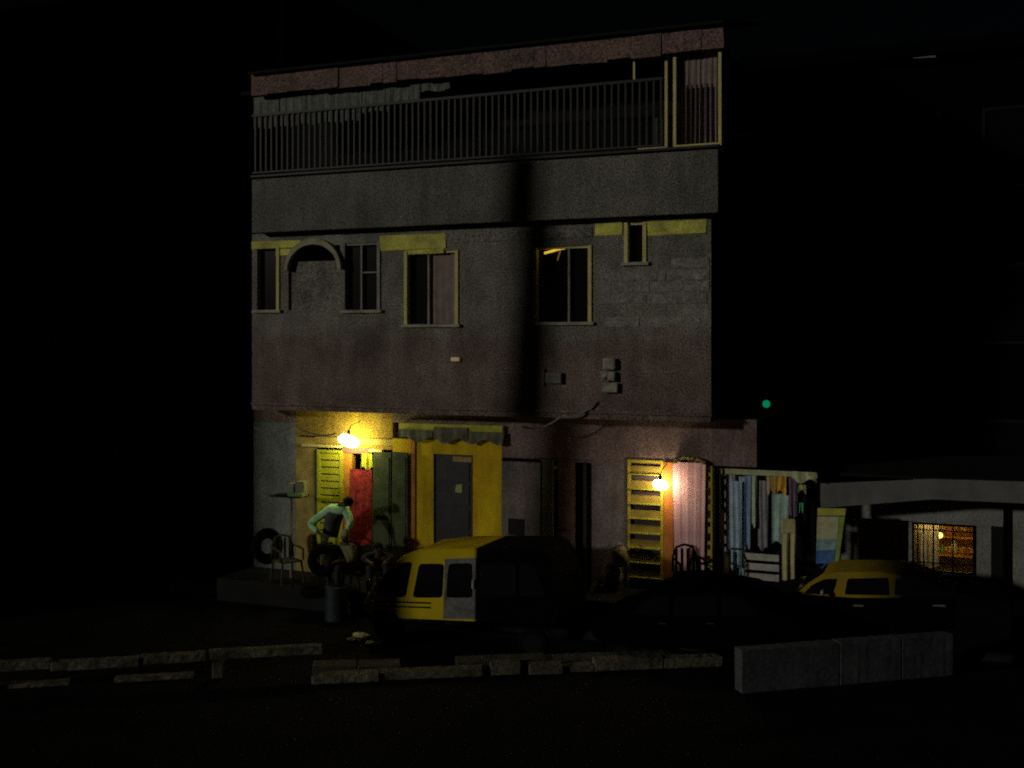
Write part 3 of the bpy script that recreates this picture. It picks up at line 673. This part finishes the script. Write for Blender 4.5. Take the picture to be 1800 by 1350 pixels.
def split_colour(name, c1, c2, x_split, soft=.02):
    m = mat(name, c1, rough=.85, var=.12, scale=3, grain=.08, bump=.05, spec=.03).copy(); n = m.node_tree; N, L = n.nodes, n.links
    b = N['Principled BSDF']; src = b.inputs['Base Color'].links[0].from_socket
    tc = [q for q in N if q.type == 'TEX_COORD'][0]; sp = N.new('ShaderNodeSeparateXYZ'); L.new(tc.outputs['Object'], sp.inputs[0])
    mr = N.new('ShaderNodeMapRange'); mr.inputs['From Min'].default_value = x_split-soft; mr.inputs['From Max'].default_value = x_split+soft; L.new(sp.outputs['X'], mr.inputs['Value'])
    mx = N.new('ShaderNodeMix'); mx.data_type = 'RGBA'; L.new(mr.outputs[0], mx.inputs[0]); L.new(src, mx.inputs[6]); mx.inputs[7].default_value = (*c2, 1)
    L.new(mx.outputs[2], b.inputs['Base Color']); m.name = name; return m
VY0, VY1 = -2.1, -.72
def vp(px, py, yo=VY0): return loc(px, py, yo)
at = (vp(640, 1085)[0], VY0, ZS)
prof_px = [(650,1084),(640,1074),(638,1062),(645,1046),(654,1036),(672,1014),(692,990),(706,978),(722,971),(756,967),(800,965),(880,965),(936,967),(952,971),(962,986),(974,1022),(982,1062),(984,1096),(955,1098),(850,1093),(715,1087),(700,1086)]
prof = [vp(*p) for p in prof_px]
yel_van = split_colour('yellow_van_paint', (.74,.56,.02), (.003,.003,.003), vp(834,1000)[0]-at[0], .03)  # body colour turns near black behind the sliding door
ztop = max(p[1] for p in prof)
V = vehicle('minibus', 'yellow minibus with grey sliding door and dark rear half, parked facing left', prof, VY0, VY1, yel_van, lambda z: max(0, (z-.75))*.09, at)
def vpatch(pts, name, mt, off=.006, parent=None, th=.004, face=VY0, k=.09, zk=.75):
    q = [loc(px, py, face) for px, py in pts]; mb = MB()
    f = lambda z: face+max(0, z-zk)*k
    a = [mb.b.verts.new((x, f(z)-off, z)) for x, z in q]; c = [mb.b.verts.new((x, f(z)-off+th, z)) for x, z in q]
    mb.b.faces.new(a); mb.b.faces.new(c[::-1])
    for i in range(len(q)): mb.b.faces.new([a[(i+1)%len(q)], a[i], c[i], c[(i+1)%len(q)]])
    return mb.build(name, mt, parent or V)
def rnd(pts, r=3, n=4):
    out = []; L_ = len(pts)
    for i in range(L_):
        p = Vector(pts[i]); a = (Vector(pts[i-1])-p); b = (Vector(pts[(i+1)%L_])-p); ra = min(r, a.length/3); rb = min(r, b.length/3)
        A_ = p+a.normalized()*ra; B_ = p+b.normalized()*rb
        for k in range(n+1):
            u = k/n; out.append(tuple((1-u)**2*A_+2*u*(1-u)*p+u*u*B_))
    return out
for poly in ([(664,1047),(663,1036),(683,1004),(698,990),(722,987),(711,1049),(680,1049)], [(726,1050),(737,991),(777,991),(775,1050)], [(787,1008),(789,991),(828,990),(829,1050),(785,1050)], [(842,991),(906,991),(908,1048),(842,1050)], [(914,992),(938,993),(960,1048),(915,1048)]):
    vpatch(rnd(poly, 6), 'window', M_glass, .018)
dr = vpatch([(781,983),(835,981),(835,1088),(779,1087)], 'sliding_door', mat('grey_primer', (.20,.20,.185), var=.5, scale=5, rough=.6), .010)
vpatch([(830,1018),(833,1018),(833,1034),(830,1034)], 'handle', mat('chrome', (.5,.5,.48), rough=.3, metal=.8), .03, dr)
for y_ in (1055.5, 1063.5): vpatch([(658,y_),(757,y_+3),(757,y_+5.8),(658,y_+2.8)], 'stripe', mat('black_stripe', (.04,.02,.005)), .008)
vpatch(rnd([(640,1058),(651,1060),(648,1072),(640,1069)], 3), 'headlight', mat('lamp_lens', (.5,.5,.4), rough=.15), .02)
x, z = vp(649, 1028, VY0-.12); m = MB(); m.ball((x, VY0-.14, z), .10, (.5, .5, 1.15)); m.tube((x, VY0-.13, z), (x+.06, VY0+.02, z-.02), .015); m.build('mirror', mat('cream_mirror', (.35,.36,.22)), V, True)
m = MB()
for (a, b) in (((652, 1038), (694, 981)),):
    (xx0, zz0), (xx1, zz1) = vp(*a), vp(*b); m.box(0,0.001,0,.001,0,.001)
    m.b.clear()
    v = [m.b.verts.new(p) for p in [(xx0-.012, VY0+.12, zz0+.02), (xx0-.012, VY1-.12, zz0+.02), (xx1-.02, VY1-.22, zz1), (xx1-.02, VY0+.22, zz1)]]
    m.b.faces.new(v); v2 = [m.b.verts.new(q.co+Vector((-.004, 0, .004))) for q in v]; m.b.faces.new(v2[::-1])
m.build('windscreen', M_glass, V)
wheels(V, [vp(680, 1090)[0], vp(935, 1095)[0]], VY0, VY1, .27, ZS+.27)
# black lower bumper / wheel arch
vpatch(rnd([(653,1084),(662,1072),(690,1072),(704,1090),(650,1090)], 5), 'wheel_arch', M_black, .012)

# taxi at the right
TY0, TY1 = -.78, .54
at = (loc(1330, 1100, TY0)[0], TY0, ZS)
def tp(px, py): return loc(px, py, TY0)
ppx = [(1318,1120),(1305,1105),(1306,1075),(1318,1060),(1350,1051),(1398,1046),(1420,1028),(1444,1013),(1466,1009),(1540,1008),(1600,1013),(1640,1028),(1672,1046),(1740,1052),(1775,1062),(1782,1100),(1776,1130),(1700,1140),(1400,1128)]
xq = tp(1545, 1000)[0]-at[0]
yel_taxi = split_colour('yellow_taxi_with_shade', (.42,.30,.03), (.005,.005,.005), xq, .35)  # rear fades to near black: unlit bodywork put into the colour
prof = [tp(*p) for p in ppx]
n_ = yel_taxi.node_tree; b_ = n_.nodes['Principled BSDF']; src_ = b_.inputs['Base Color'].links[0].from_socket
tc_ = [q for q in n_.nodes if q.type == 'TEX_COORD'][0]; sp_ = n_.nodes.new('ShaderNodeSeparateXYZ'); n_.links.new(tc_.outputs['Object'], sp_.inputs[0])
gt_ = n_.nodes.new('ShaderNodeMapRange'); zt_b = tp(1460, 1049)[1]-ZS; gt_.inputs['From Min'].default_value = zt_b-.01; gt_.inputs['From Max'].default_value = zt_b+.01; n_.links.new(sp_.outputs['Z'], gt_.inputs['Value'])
mx_ = n_.nodes.new('ShaderNodeMix'); mx_.data_type = 'RGBA'; n_.links.new(gt_.outputs[0], mx_.inputs[0]); mx_.inputs[6].default_value = (.006,.006,.006,1); n_.links.new(src_, mx_.inputs[7]); n_.links.new(mx_.outputs[2], b_.inputs['Base Color'])  # below the belt line the unlit body is coloured near black
V2 = vehicle('parked_car', 'yellow saloon taxi with rear and lower body darkened as unlit, parked before the kiosks', prof, TY0, TY1, yel_taxi, lambda z: max(0, z-.50)*.22, at)
kw = dict(face=TY0, k=.22, zk=.50, parent=V2)
vpatch(rnd([(1412,1044),(1426,1030),(1447,1020),(1470,1019),(1462,1046)], 4), 'window', M_glass, .016, **kw)
vpatch(rnd([(1484,1046),(1489,1019),(1560,1018),(1562,1047)], 4), 'window', M_glass, .016, **kw)
vpatch(rnd([(1572,1047),(1574,1019),(1598,1021),(1632,1043),(1634,1048)], 4), 'window', M_glass, .016, **kw)
vpatch([(1312,1062),(1462,1052),(1462,1124),(1320,1116)], 'side_panel', M_black, .008, **kw)  # panel and doors coloured black for the unlit lower side
dr = vpatch([(1463,1052),(1567,1052),(1567,1134),(1463,1128)], 'door', M_black, .009, **kw)
vpatch([(1500,1062),(1518,1062.5),(1518,1066),(1500,1065.5)], 'handle', MATS['chrome'], .03, face=TY0, parent=dr)
dr = vpatch([(1569,1052),(1680,1052),(1680,1138),(1569,1134)], 'door', M_black, .009, **kw)
vpatch([(1640,1062),(1662,1062.5),(1662,1066),(1640,1065.5)], 'handle', MATS['chrome'], .03, face=TY0, parent=dr)
x, z = loc(1446, 1042, TY0-.1); m = MB(); m.ball((x, TY0-.1, z), .06, (.6, 1, .8)); m.tube((x, TY0-.1, z), (x+.08, TY0+.03, z-.03), .012); m.build('mirror', mat('cream_mirror', (.35,.36,.22)), V2, True)
m = MB(); p0, p1 = tp(1396, 1045), tp(1443, 1012)
v = [m.b.verts.new(p) for p in [(p0[0]+.01, TY0+.14, p0[1]+.02), (p0[0]+.01, TY1-.14, p0[1]+.02), (p1[0]-.02, TY1-.22, p1[1]), (p1[0]-.02, TY0+.22, p1[1])]]
m.b.faces.new(v); v2 = [m.b.verts.new(q.co+Vector((-.004, 0, .004))) for q in v]; m.b.faces.new(v2[::-1]); m.build('windscreen', M_glass, V2)
wheels(V2, [tp(1370, 1120)[0], tp(1690, 1120)[0]], TY0, TY1, .29, ZS+.29)

# black saloon in front of the platform
BY0, BY1 = -2.3, -.86
bp = lambda px, py: loc(px, py, BY0)
prof = [bp(*p) for p in [(1052,1130),(1040,1118),(1040,1092),(1056,1082),(1092,1076),(1116,1056),(1142,1044),(1170,1040),(1270,1040),(1305,1046),(1340,1066),(1368,1084),(1402,1090),(1412,1104),(1410,1136),(1380,1146),(1080,1138)]]
V3 = vehicle('parked_car', 'low black saloon parked between the minibus and the yellow taxi', prof, BY0, BY1, mat('gloss_black', (.0025,.0025,.0025), rough=1, bump=0, spec=0), lambda z: max(0, z-.45)*.24, (bp(1052, 1130)[0], BY0, ZS))
kw = dict(face=BY0, k=.24, zk=.45, parent=V3)
for poly in ([(1108,1080),(1128,1058),(1148,1050),(1176,1049),(1176,1082)], [(1184,1082),(1184,1049),(1258,1049),(1260,1084)], [(1268,1084),(1266,1049),(1296,1053),(1328,1074),(1332,1085)]):
    vpatch(rnd(poly, 4), 'window', M_glass, .014, **kw)
for a, b in ((1104, 1178), (1181, 1262)):
    dr = vpatch([(a,1087),(b,1088),(b,1136),(a,1134)], 'door', M_black, .007, **kw)
    vpatch([(b-20,1094),(b-6,1094.4),(b-6,1097),(b-20,1096.6)], 'handle', mat('dark_handle', (.03,.03,.03)), .025, face=BY0, parent=dr)
wheels(V3, [bp(1092, 1120)[0], bp(1350, 1120)[0]], BY0, BY1, .28, ZS+.28)

# ------------------------------------------------------------------ low roadside barrier in the foreground
def gpt(px, py, z=ZS):                                      # point of the street under a place in the photo, in street-front coordinates
    Y = (H-z)*F/(py-CY); P = Vector((Y*(px-CX)/F, Y))-O; return P.dot(E_), P.dot(I_)
ZR = 0.0
edge = [gpt(px, py, ZR) for px, py in ((-700,1250),(566,1178),(1275,1163),(1668,1180),(2500,1150))]
m = MB(); pts = edge+[(60, -40), (-60, -40)]
a_ = [m.b.verts.new((x, y, ZR)) for x, y in pts]; c_ = [m.b.verts.new((x, y, ZS+.001)) for x, y in pts]
m.b.faces.new(a_[::-1])
for i in range(len(pts)): m.b.faces.new([a_[i], a_[(i+1) % len(pts)], c_[(i+1) % len(pts)], c_[i]])
struct(m.build('road', M_asph))
def barrier(name, label, cat, pA, pB, h, parts, mt, group=None, thick=.22):
    a, b = Vector(gpt(*pA, ZR)), Vector(gpt(*pB, ZR)); Ln = (b-a).length; ang = math.atan2((b-a).y, (b-a).x)
    o = bpy.data.objects.new(name, None); C.objects.link(o); o.location = wpt(a.x, a.y, ZR); o.rotation_euler = (0, 0, ang-TH); tag(o, label, cat, group)
    for nm, boxes, mt_ in parts(Ln):
        for bx in boxes:
            mb = MB(); mb.box(*bx, .012)
            if bx[1]-bx[0] > .8: bmesh.ops.subdivide_edges(mb.b, edges=[e for e in mb.b.edges if abs(e.verts[0].co.x-e.verts[1].co.x) > .5], cuts=14)
            mb.jitter(.0025 if nm == 'wall' else .006); mb.build(nm, mt_ or mt, o)
    return o
M_k1 = mat('stained_kerb_concrete', (.16,.155,.10), var=.7, scale=2.2, grain=.6, gscale=25)
def pieces(Ln, lo, hi, gap):
    x, out = 0.0, []
    while x < Ln-.15:
        w_ = min(random.uniform(lo, hi), Ln-x); out.append((x, x+w_)); x += w_+random.choice([.01, .01, gap])
    return out
def rail_parts(Ln):
    P = pieces(Ln, .7, 2.0, .05)
    beam = [(a, b, -.08+d, .08+d, .25+d, .37+d) for a, b in P for d in [random.uniform(-.02, .015)]]
    post = [(a+.05, a+.05+random.uniform(.10, .3), -.07, .07, 0, .225) for a, b in P if random.random() < .75]
    low = [(a, b, .02, .20, -.02, random.uniform(.03, .09)) for a, b in pieces(Ln, .4, 1.6, .6) if random.random() < .6]
    return [('top_beam', beam, None), ('post', post, None), ('footing', low, None)]
barrier('low_railing', 'low stained broken concrete railing along the gutter at lower left', 'railing', (-60, 1216), (566, 1180), .36, rail_parts, M_k1)
def kerb_parts(Ln):
    K = [(a, b, -.1+d, .12+d, 0, random.uniform(.07, .18)) for a, b in pieces(Ln, .3, 1.5, .12) for d in [random.uniform(-.03, .03)]]
    Sl = [(a, b, .2, .55, .02, random.uniform(.05, .14)) for a, b in pieces(Ln, .5, 1.6, .8) if random.random() < .6]
    return [('kerb', K, None), ('cover_slab', Sl, mat('dusty_slab', (.07,.068,.05), var=.5))]
barrier('gutter_kerb', 'long low broken kerb of the gutter in the middle foreground', 'kerb', (548, 1199), (1275, 1168), .2, kerb_parts, M_k1)
def low_wall_parts(Ln):
    return [('wall', [(a, b, -.1, .12, 0, random.uniform(.57, .62)) for a, b in pieces(Ln, .9, 1.8, .01)], None)]
barrier('concrete_barrier', 'grey concrete barrier slab standing at the right of the foreground', 'barrier', (1298, 1216), (1668, 1184), .6, low_wall_parts, M_conc)
# pale lumps added to stand for wet glints on the road
for k, (px, py, c, lab) in enumerate([(635,1116,(.75,.75,.35),'pale lump standing for a wet glint left of the minibus front'), (656,1131,(.7,.72,.3),'yellowish lump standing for a wet glint nearest the gutter kerb'), (620,1124,(.5,.55,.45),'small grey-green glint lump beside the pale one')]):
    x, y = gpt(px, py+4); m = MB(); m.ball((x, y, ZS+.035), .13-.02*k, (1.3, .7, .32), 12); m.jitter(.012)
    single(m, 'glint_lump', mat('glint_lump_%d' % k, c, var=.4, scale=12), lab, 'glint_lump', (x, y, ZS))
# stock on the raised platform: sack pile by the mauve wall
t = None
for k, (px, py, r, c, lab) in enumerate([(1075,1012,.20,(.30,.28,.20),'lower slumped sack against the mauve wall'), (1088,978,.16,(.34,.30,.18),'upper pale sack on the pile against the mauve wall'), (1052,1038,.14,(.32,.30,.22),'small knotted sack in front of the pile')]):
    yo = YG-.3-.1*k; x, z = loc(px, py, yo); m = MB(); m.ball((x, yo, max(z, .16)), r, (1.0, .8, 1.25), 16); m.jitter(.02)
    m.tube((x, yo, max(z, .16)+r*1.15), (x+.03, yo, max(z, .16)+r*1.5), .03, .06)
    single(m, 'sack', mat('sack_%d' % k, c, var=.4, scale=7), lab, 'sack', (x, yo, z-r), 'sacks by the mauve wall', True)

# ------------------------------------------------------------------ furniture of the left shop
YA = -.15
def chair(name, label, x, y, z0, mt, rz=0):
    t = bpy.data.objects.new(name, None); C.objects.link(t); t.location = wpt(x, y, z0); t.rotation_euler = (0, 0, -TH+rz); tag(t, label, 'chair')
    m = MB(); m.box(-.22, .22, -.22, .22, .42, .45, .01); m.build('seat', mt, t)
    for a in (-1, 1):
        for b in (-1, 1):
            m = MB(); m.tube((a*.2, b*.2, .42), (a*.24, b*.24, 0), .022, .018); m.build('leg', mt, t)
    for i in range(4):
        m = MB(); xx = -.16+i*.107; m.box(xx-.025, xx+.025, .2, .22, .452, .84, .006); m.build('back_slat', mt, t)
    m = MB(); m.path([(-.23, .21, .45), (-.22, .22, .7), (-.15, .24, .86), (0, .25, .9), (.15, .24, .86), (.22, .22, .7), (.23, .21, .45)], .02); m.build('back_frame', mt, t, True)
    for a in (-1, 1):
        m = MB(); m.path([(a*.23, .21, .68), (a*.25, 0, .68), (a*.25, -.18, .65), (a*.23, -.22, .45)], .02); m.build('armrest', mt, t, True)
    return t
x, z = loc(512, 870, YA)
t = thing('display_stand', 'thin stand with a flat top at the left end of the shops', 'stand', (x, YA, 0))
xl, xr2 = sx(484, YA), sx(535, YA)
m = MB(); m.box(xl, xr2, YA-.2, YA+.2, z-.03, z, .005); m.build('stand_top', M_nearblack, t)
m = MB(); m.tube((x, YA, 0), (x, YA, z-.031), .028); m.build('post', mat('pinkish_post', (.34,.25,.18)), t)
m = MB(); m.box(x-.2, x+.2, YA-.2, YA+.2, 0, .03); m.build('base', M_nearblack, t)
for k, (p0, p1, y0, c, lab) in enumerate([(505,516,850,(.30,.32,.24),'small grey box on the left of the stand top'), (519,534,846,(.28,.27,.17),'taller olive box on the right of the stand top')]):
    a, b = sx(p0, YA-.1), sx(p1, YA-.1); zt2 = loc(p0, y0, YA-.1)[1]; m = MB(); m.box(a, b, YA-.1, YA+.05, z+.001, zt2, .008)
    single(m, 'carton', mat('carton_%d' % k, c), lab, 'box', (a, YA-.1, z+.001), 'boxes on the stand')
m = MB(); a, b = sx(506, YA-.18), sx(532, YA-.18); m.box(a, b, YA-.19, YA-.12, z+.001, z+.07, .006)
single(m, 'tray', mat('green_tray', (.22,.36,.12)), 'low green tray lying along the front of the stand top', 'tray', (a, YA-.19, z+.001))
# tyres
def tyre(px, py, yo, R_, r_, tilt, rz, lab, z0=None, zc=None):
    x, z = loc(px, py, yo); t = bpy.data.objects.new('tyre', None); C.objects.link(t); t.location = wpt(x, yo, z if zc is None else zc); t.rotation_euler = (tilt, 0, -TH+rz)
    tag(t, lab, 'tyre', 'used tyres at the left shop')
    m = MB(); m.torus((0,0,0), R_-r_, r_, 'y', 32, 12, .9); m.build('casing', M_rub, t, True)
    m = MB(); m.torus((0,0,0), R_-r_*1.9, .022, 'y', 28, 8); m.build('rim_bead', M_rub, t, True)
tyre(470, 960, -.2, .36, .10, radians(-8), radians(70), 'dark tyre standing on edge at the far left corner')
tyre(568, 985, -.75, .31, .09, radians(-12), radians(10), 'dark tyre leaning in front of the green-sleeved person')
tyre(556, 1040, -.95, .30, .09, radians(90), 0, 'tyre lying flat nearest the road')
# drum
x, z = loc(592, 1045, -1.0); t = thing('steel_drum', 'dented dark drum in front of the people', 'drum', (x, -1.0, ZS))
m = MB(); m.tube((x, -1.0, ZS), (x, -1.0, ZS+.62), .21, n=24); m.build('drum_shell', mat('dark_blue_drum', (.03,.04,.045), rough=.5), t)
for zz in (.02, .22, .42, .61):
    m = MB(); m.torus((x, -1.0, ZS+zz), .212, .012, 'z'); m.build('hoop', MATS['dark_blue_drum'], t, True)
chair('plastic_chair', 'dull olive armchair empty beside the stand at left', sx(505, -.45), -.45, 0, mat('olive_plastic', (.06,.06,.02), rough=.6), radians(60))
chair('wooden_chair', 'dark chair standing before the foot of the pink curtain', sx(1212, .15), .15, ZP-.09, M_black, radians(35))
chair('wooden_chair', 'dark chair with high back against the yellow lattice post', sx(1240, .32), .32, ZP-.09, M_black, radians(-60))

# ------------------------------------------------------------------ people
def skin_mesh(name, chains, mt, parent, sub=2):
    """chains: lists of (x,y,z,r); a chain whose first point repeats an earlier point joins there"""
    verts, edges, rad, idx = [], [], [], {}
    for ch in chains:
        prev = None
        for p in ch:
            k = tuple(round(c, 4) for c in p[:3])
            if k not in idx: idx[k] = len(verts); verts.append(p[:3]); rad.append(p[3])
            if prev is not None: edges.append((prev, idx[k]))
            prev = idx[k]
    me = bpy.data.meshes.new(name); me.from_pydata(verts, edges, []); o = bpy.data.objects.new(name, me); C.objects.link(o)
    o.modifiers.new('s', 'SKIN'); o.modifiers.new('u', 'SUBSURF').levels = sub
    for i, r in enumerate(rad):
        rr = r if isinstance(r, tuple) else (r, r); me.skin_vertices[0].data[i].radius = rr
    me.skin_vertices[0].data[0].use_root = True
    bpy.context.view_layer.update(); dg = bpy.context.evaluated_depsgraph_get(); m2 = bpy.data.meshes.new_from_object(o.evaluated_get(dg))
    bpy.data.objects.remove(o); m2.name = name; m2.materials.clear(); m2.materials.append(mt)
    for p in m2.polygons: p.use_smooth = True
    r = bpy.data.objects.new(name, m2); C.objects.link(r); r.parent = parent; return r
def hand(wrist, d, up):
    d = Vector(d).normalized(); up = Vector(up); s = d.cross(up).normalized(); up = s.cross(d).normalized(); W = Vector(wrist); ch = []
    palm = W+d*.055
    ch.append([(*W, .022), (*palm, (.034, .018))])
    for i, (off, ln) in enumerate(((-.030, .070), (-.010, .082), (.010, .078), (.029, .062))):
        b = palm+s*off+d*.03; c_ = b+d*ln*.5-up*.012; e_ = c_+d*ln*.35-up*.028
        ch.append([(*palm, (.034, .018)), (*b, .0095), (*c_, .0085), (*e_, .0075)])
    tb = W+d*.03-s*.035; te = tb-s*.012+d*.04-up*.012
    ch.append([(*palm, (.034, .018)), (*tb, .011), (*te, .009)]); return ch
SK = mat('dark_brown_skin', (.10,.055,.035), var=.2, scale=6, rough=.6)
HR = mat('black_hair', (.010,.009,.012), var=.3, rough=.9)
def person(label, x, y, z0, rz, J, top, bottom, hat=None, sleeve=True, vest=None):
    """J in the person's own frame: faces -y; keys hip, chest, neck, head, and per side elbow, wrist, knee, ankle, hand direction"""
    t = bpy.data.objects.new('person', None); C.objects.link(t); t.location = wpt(x, y, z0); t.rotation_euler = (0, 0, -TH+rz); tag(t, label, 'person')
    hip, ch, nk, hd = [Vector(J[k]) for k in ('hip', 'chest', 'neck', 'head')]
    ax = Vector(J.get('side', (1, 0, 0))); mid = hip.lerp(ch, .5)
    body = [[(*hip, (.15, .11)), (*mid, (.135, .105)), (*ch, (.17, .115)), (*nk, .058), (*hd.lerp(nk, .55), .055), (*hd, (.078, .09))]]
    tops = [[(*hip, (.185, .145)), (*mid, (.175, .145)), (*ch, (.205, .15)), (*nk.lerp(ch, .35), .10)]]
    bots = [[(*(hip+Vector((0,0,.06))), (.155, .12)), (*hip, (.165, .13))]]
    for s, k in ((-1, 'l'), (1, 'r')):
        sh = ch+ax*s*.17+(nk-ch)*.45; el, wr = Vector(J['elbow_'+k]), Vector(J['wrist_'+k])
        hj = hip+ax*s*.10-Vector((0,0,.04)); kn, an = Vector(J['knee_'+k]), Vector(J['ankle_'+k])
        body.append([(*ch, (.17, .115)), (*sh, .062), (*el, .042), (*wr, .027)])
        for h_ in hand(wr, Vector(wr)-Vector(el), J.get('up_'+k, (0, 0, 1))): body.append(h_)
        fw = Vector(J.get('foot_'+k, (0, -1, 0)))
        body.append([(*hip, (.15, .11)), (*hj, .088), (*kn, .056), (*an, .038), (*(an+fw*.10-Vector((0,0,.05))), .034), (*(an+fw*.17-Vector((0,0,.058))), .026)])
        tops.append([(*ch, (.205, .15)), (*sh, .095), (*sh.lerp(el, .55), .082)]+([(*el, .075), (*el.lerp(wr, .55), .058)] if sleeve else []))
        bots.append([(*hip, (.165, .13)), (*hj, .10), (*kn, .072), (*kn.lerp(an, .85), .058)])
    b = skin_mesh('body', body, SK, t)
    if vest:
        arms = [c for c in tops[1:]]; nb = nk.lerp(ch, .45)
        sl_ = [[(*nb, (.15, .11)), *arms[0][1:]], [(*nb, (.15, .11)), *arms[1][1:]]]
        skin_mesh('sleeves', sl_, top, t); tops = [tops[0]]
    skin_mesh('shirt', tops, vest or top, t); skin_mesh('trousers', bots, bottom, t)
    # face and hair
    f = Vector(J.get('face', (0, -1, 0))).normalized(); up = (hd-nk).normalized(); f = (f-up*f.dot(up)).normalized(); sd = f.cross(up)
    def at_(a, b_, c): return hd+sd*a+up*b_+f*c
    m = MB(); m.ball(at_(0, .0, .085), .016, (.8, 1, 1.3)); m.ball(at_(.085, 0, 0), .02, (.5, .9, 1.3)); m.ball(at_(-.085, 0, 0), .02, (.5, .9, 1.3)); m.ball(at_(0, -.045, .075), .022, (1.1, .6, .45)); m.ball(at_(0, -.08, .045), .04)
    m.build('facial_features', SK, t, True)
    m = MB(); m.ball(at_(.032, .02, .078), .011); m.ball(at_(-.032, .02, .078), .011); m.build('eyes', mat('eye_white', (.45,.44,.42)), t, True)
    m = MB(); m.ball((0,0,0), .1, (.98, 1.02, .86), 20)
    R_ = Matrix((sd, -f, up)).transposed(); 
    for v in m.b.verts: v.co = R_ @ v.co + hd+up*.035-f*.018
    m.build('cap' if hat else 'hair', hat or HR, t, True)
    return t
# standing person in green, bowed over the work, left elbow out
ox, oy = sx(590, .05), .02
def rel(px, py, yo, o): x, z = loc(px, py, yo); return (x-o[0], yo-o[1], z-o[2])
o3 = (ox, oy, 0)
J = dict(hip=rel(576, 960, .22, o3), chest=rel(588, 903, -.05, o3), neck=rel(602, 886, -.14, o3), head=rel(610, 883, -.27, o3), face=(.25, -.9, -.5),
         elbow_l=rel(544, 921, -.12, o3), wrist_l=rel(572, 947, -.34, o3), elbow_r=rel(617, 918, -.15, o3), wrist_r=rel(604, 946, -.36, o3),
         knee_l=(-.16, -.12, .50), ankle_l=(-.18, .06, .07), knee_r=(.14, -.10, .50), ankle_r=(.16, .08, .07), up_l=(0,-.2,1), up_r=(0,-.2,1))
M_gs = mat('pale_green_shirt', (.55,.85,.50), var=.45, scale=7, col2=(.22,.72,.24))
person('person in pale green shirt bowed forward by the red curtain, elbow out', ox, oy, 0, 0, J, M_gs, mat('dark_trousers', (.05,.05,.05)), vest=mat('grey_vest', (.10,.11,.09), var=.4, scale=9))
def seated(label, px, py, yo, z0, rz, top, hat=None):
    x, z = loc(px, py, yo); hz = z-z0
    J = dict(hip=(0, .0, .46), chest=(0, -.08, .46+(hz-.46)*.55), neck=(0, -.11, hz-.16), head=(0, -.14, hz-.0), face=(0, -1, -.2),
             elbow_l=(-.27, -.14, .62), wrist_l=(-.16, -.36, .60), elbow_r=(.27, -.14, .62), wrist_r=(.16, -.36, .60),
             knee_l=(-.16, -.42, .50), ankle_l=(-.15, -.40, .07), knee_r=(.16, -.42, .50), ankle_r=(.15, -.40, .07))
    person(label, x, yo, z0, rz, J, top, mat('faded_black_trousers', (.03,.03,.03)), hat)
    t = thing('stool', 'low wooden stool under the '+label.split('person ')[1][:40].strip(), 'stool', (x, yo, z0))
    m = MB(); m.tube((x, yo, z0+.27), (x, yo, z0+.31), .17, n=18); m.build('seat', M_nearblack, t)
    for a in range(4):
        an = a*pi/2+.6; m = MB(); m.tube((x+.12*cos(an), yo+.12*sin(an), z0+.27), (x+.17*cos(an), yo+.17*sin(an), z0), .016); m.build('leg', M_nearblack, t)
seated('person in olive jacket and pale cap seated facing the street', 617, 940, -.42, -.0, radians(-25), mat('olive_jacket', (.22,.22,.08), var=.3, scale=8), mat('pale_cap', (.44,.44,.20)))
seated('person in dark clothes seated right of the capped one', 664, 962, -.30, 0, radians(30), mat('black_shirt', (.02,.02,.022)))
x, z = loc(590, 942, -.5)
t = thing('work_table', 'low dark table with pale papers in front of the green-shirted person', 'table', (sx(585, -.55), -.42, 0))
x0, x1, z0, z1 = hole(560, 957, 606, 1010, -.5)
m = MB(); m.box(x0, x1, -.55, -.22, z1-.03, z1, .005); m.build('tabletop', M_nearblack, t)
for a in (x0+.03, x1-.03):
    for b in (-.53, -.24): m = MB(); m.tube((a, b, 0), (a, b, z1-.031), .018); m.build('leg', M_nearblack, t)
m = MB(); m.cloth(sx(572, -.56), sx(606, -.56), z1+.12, z1+.004, -.45, folds=2, amp=.03, taper=.2); 
single(m, 'yellow_bag', M_lgreen, 'crumpled lime-yellow bag on the low work table', 'bag', (sx(572, -.56), -.45, z1+.004), None, True)
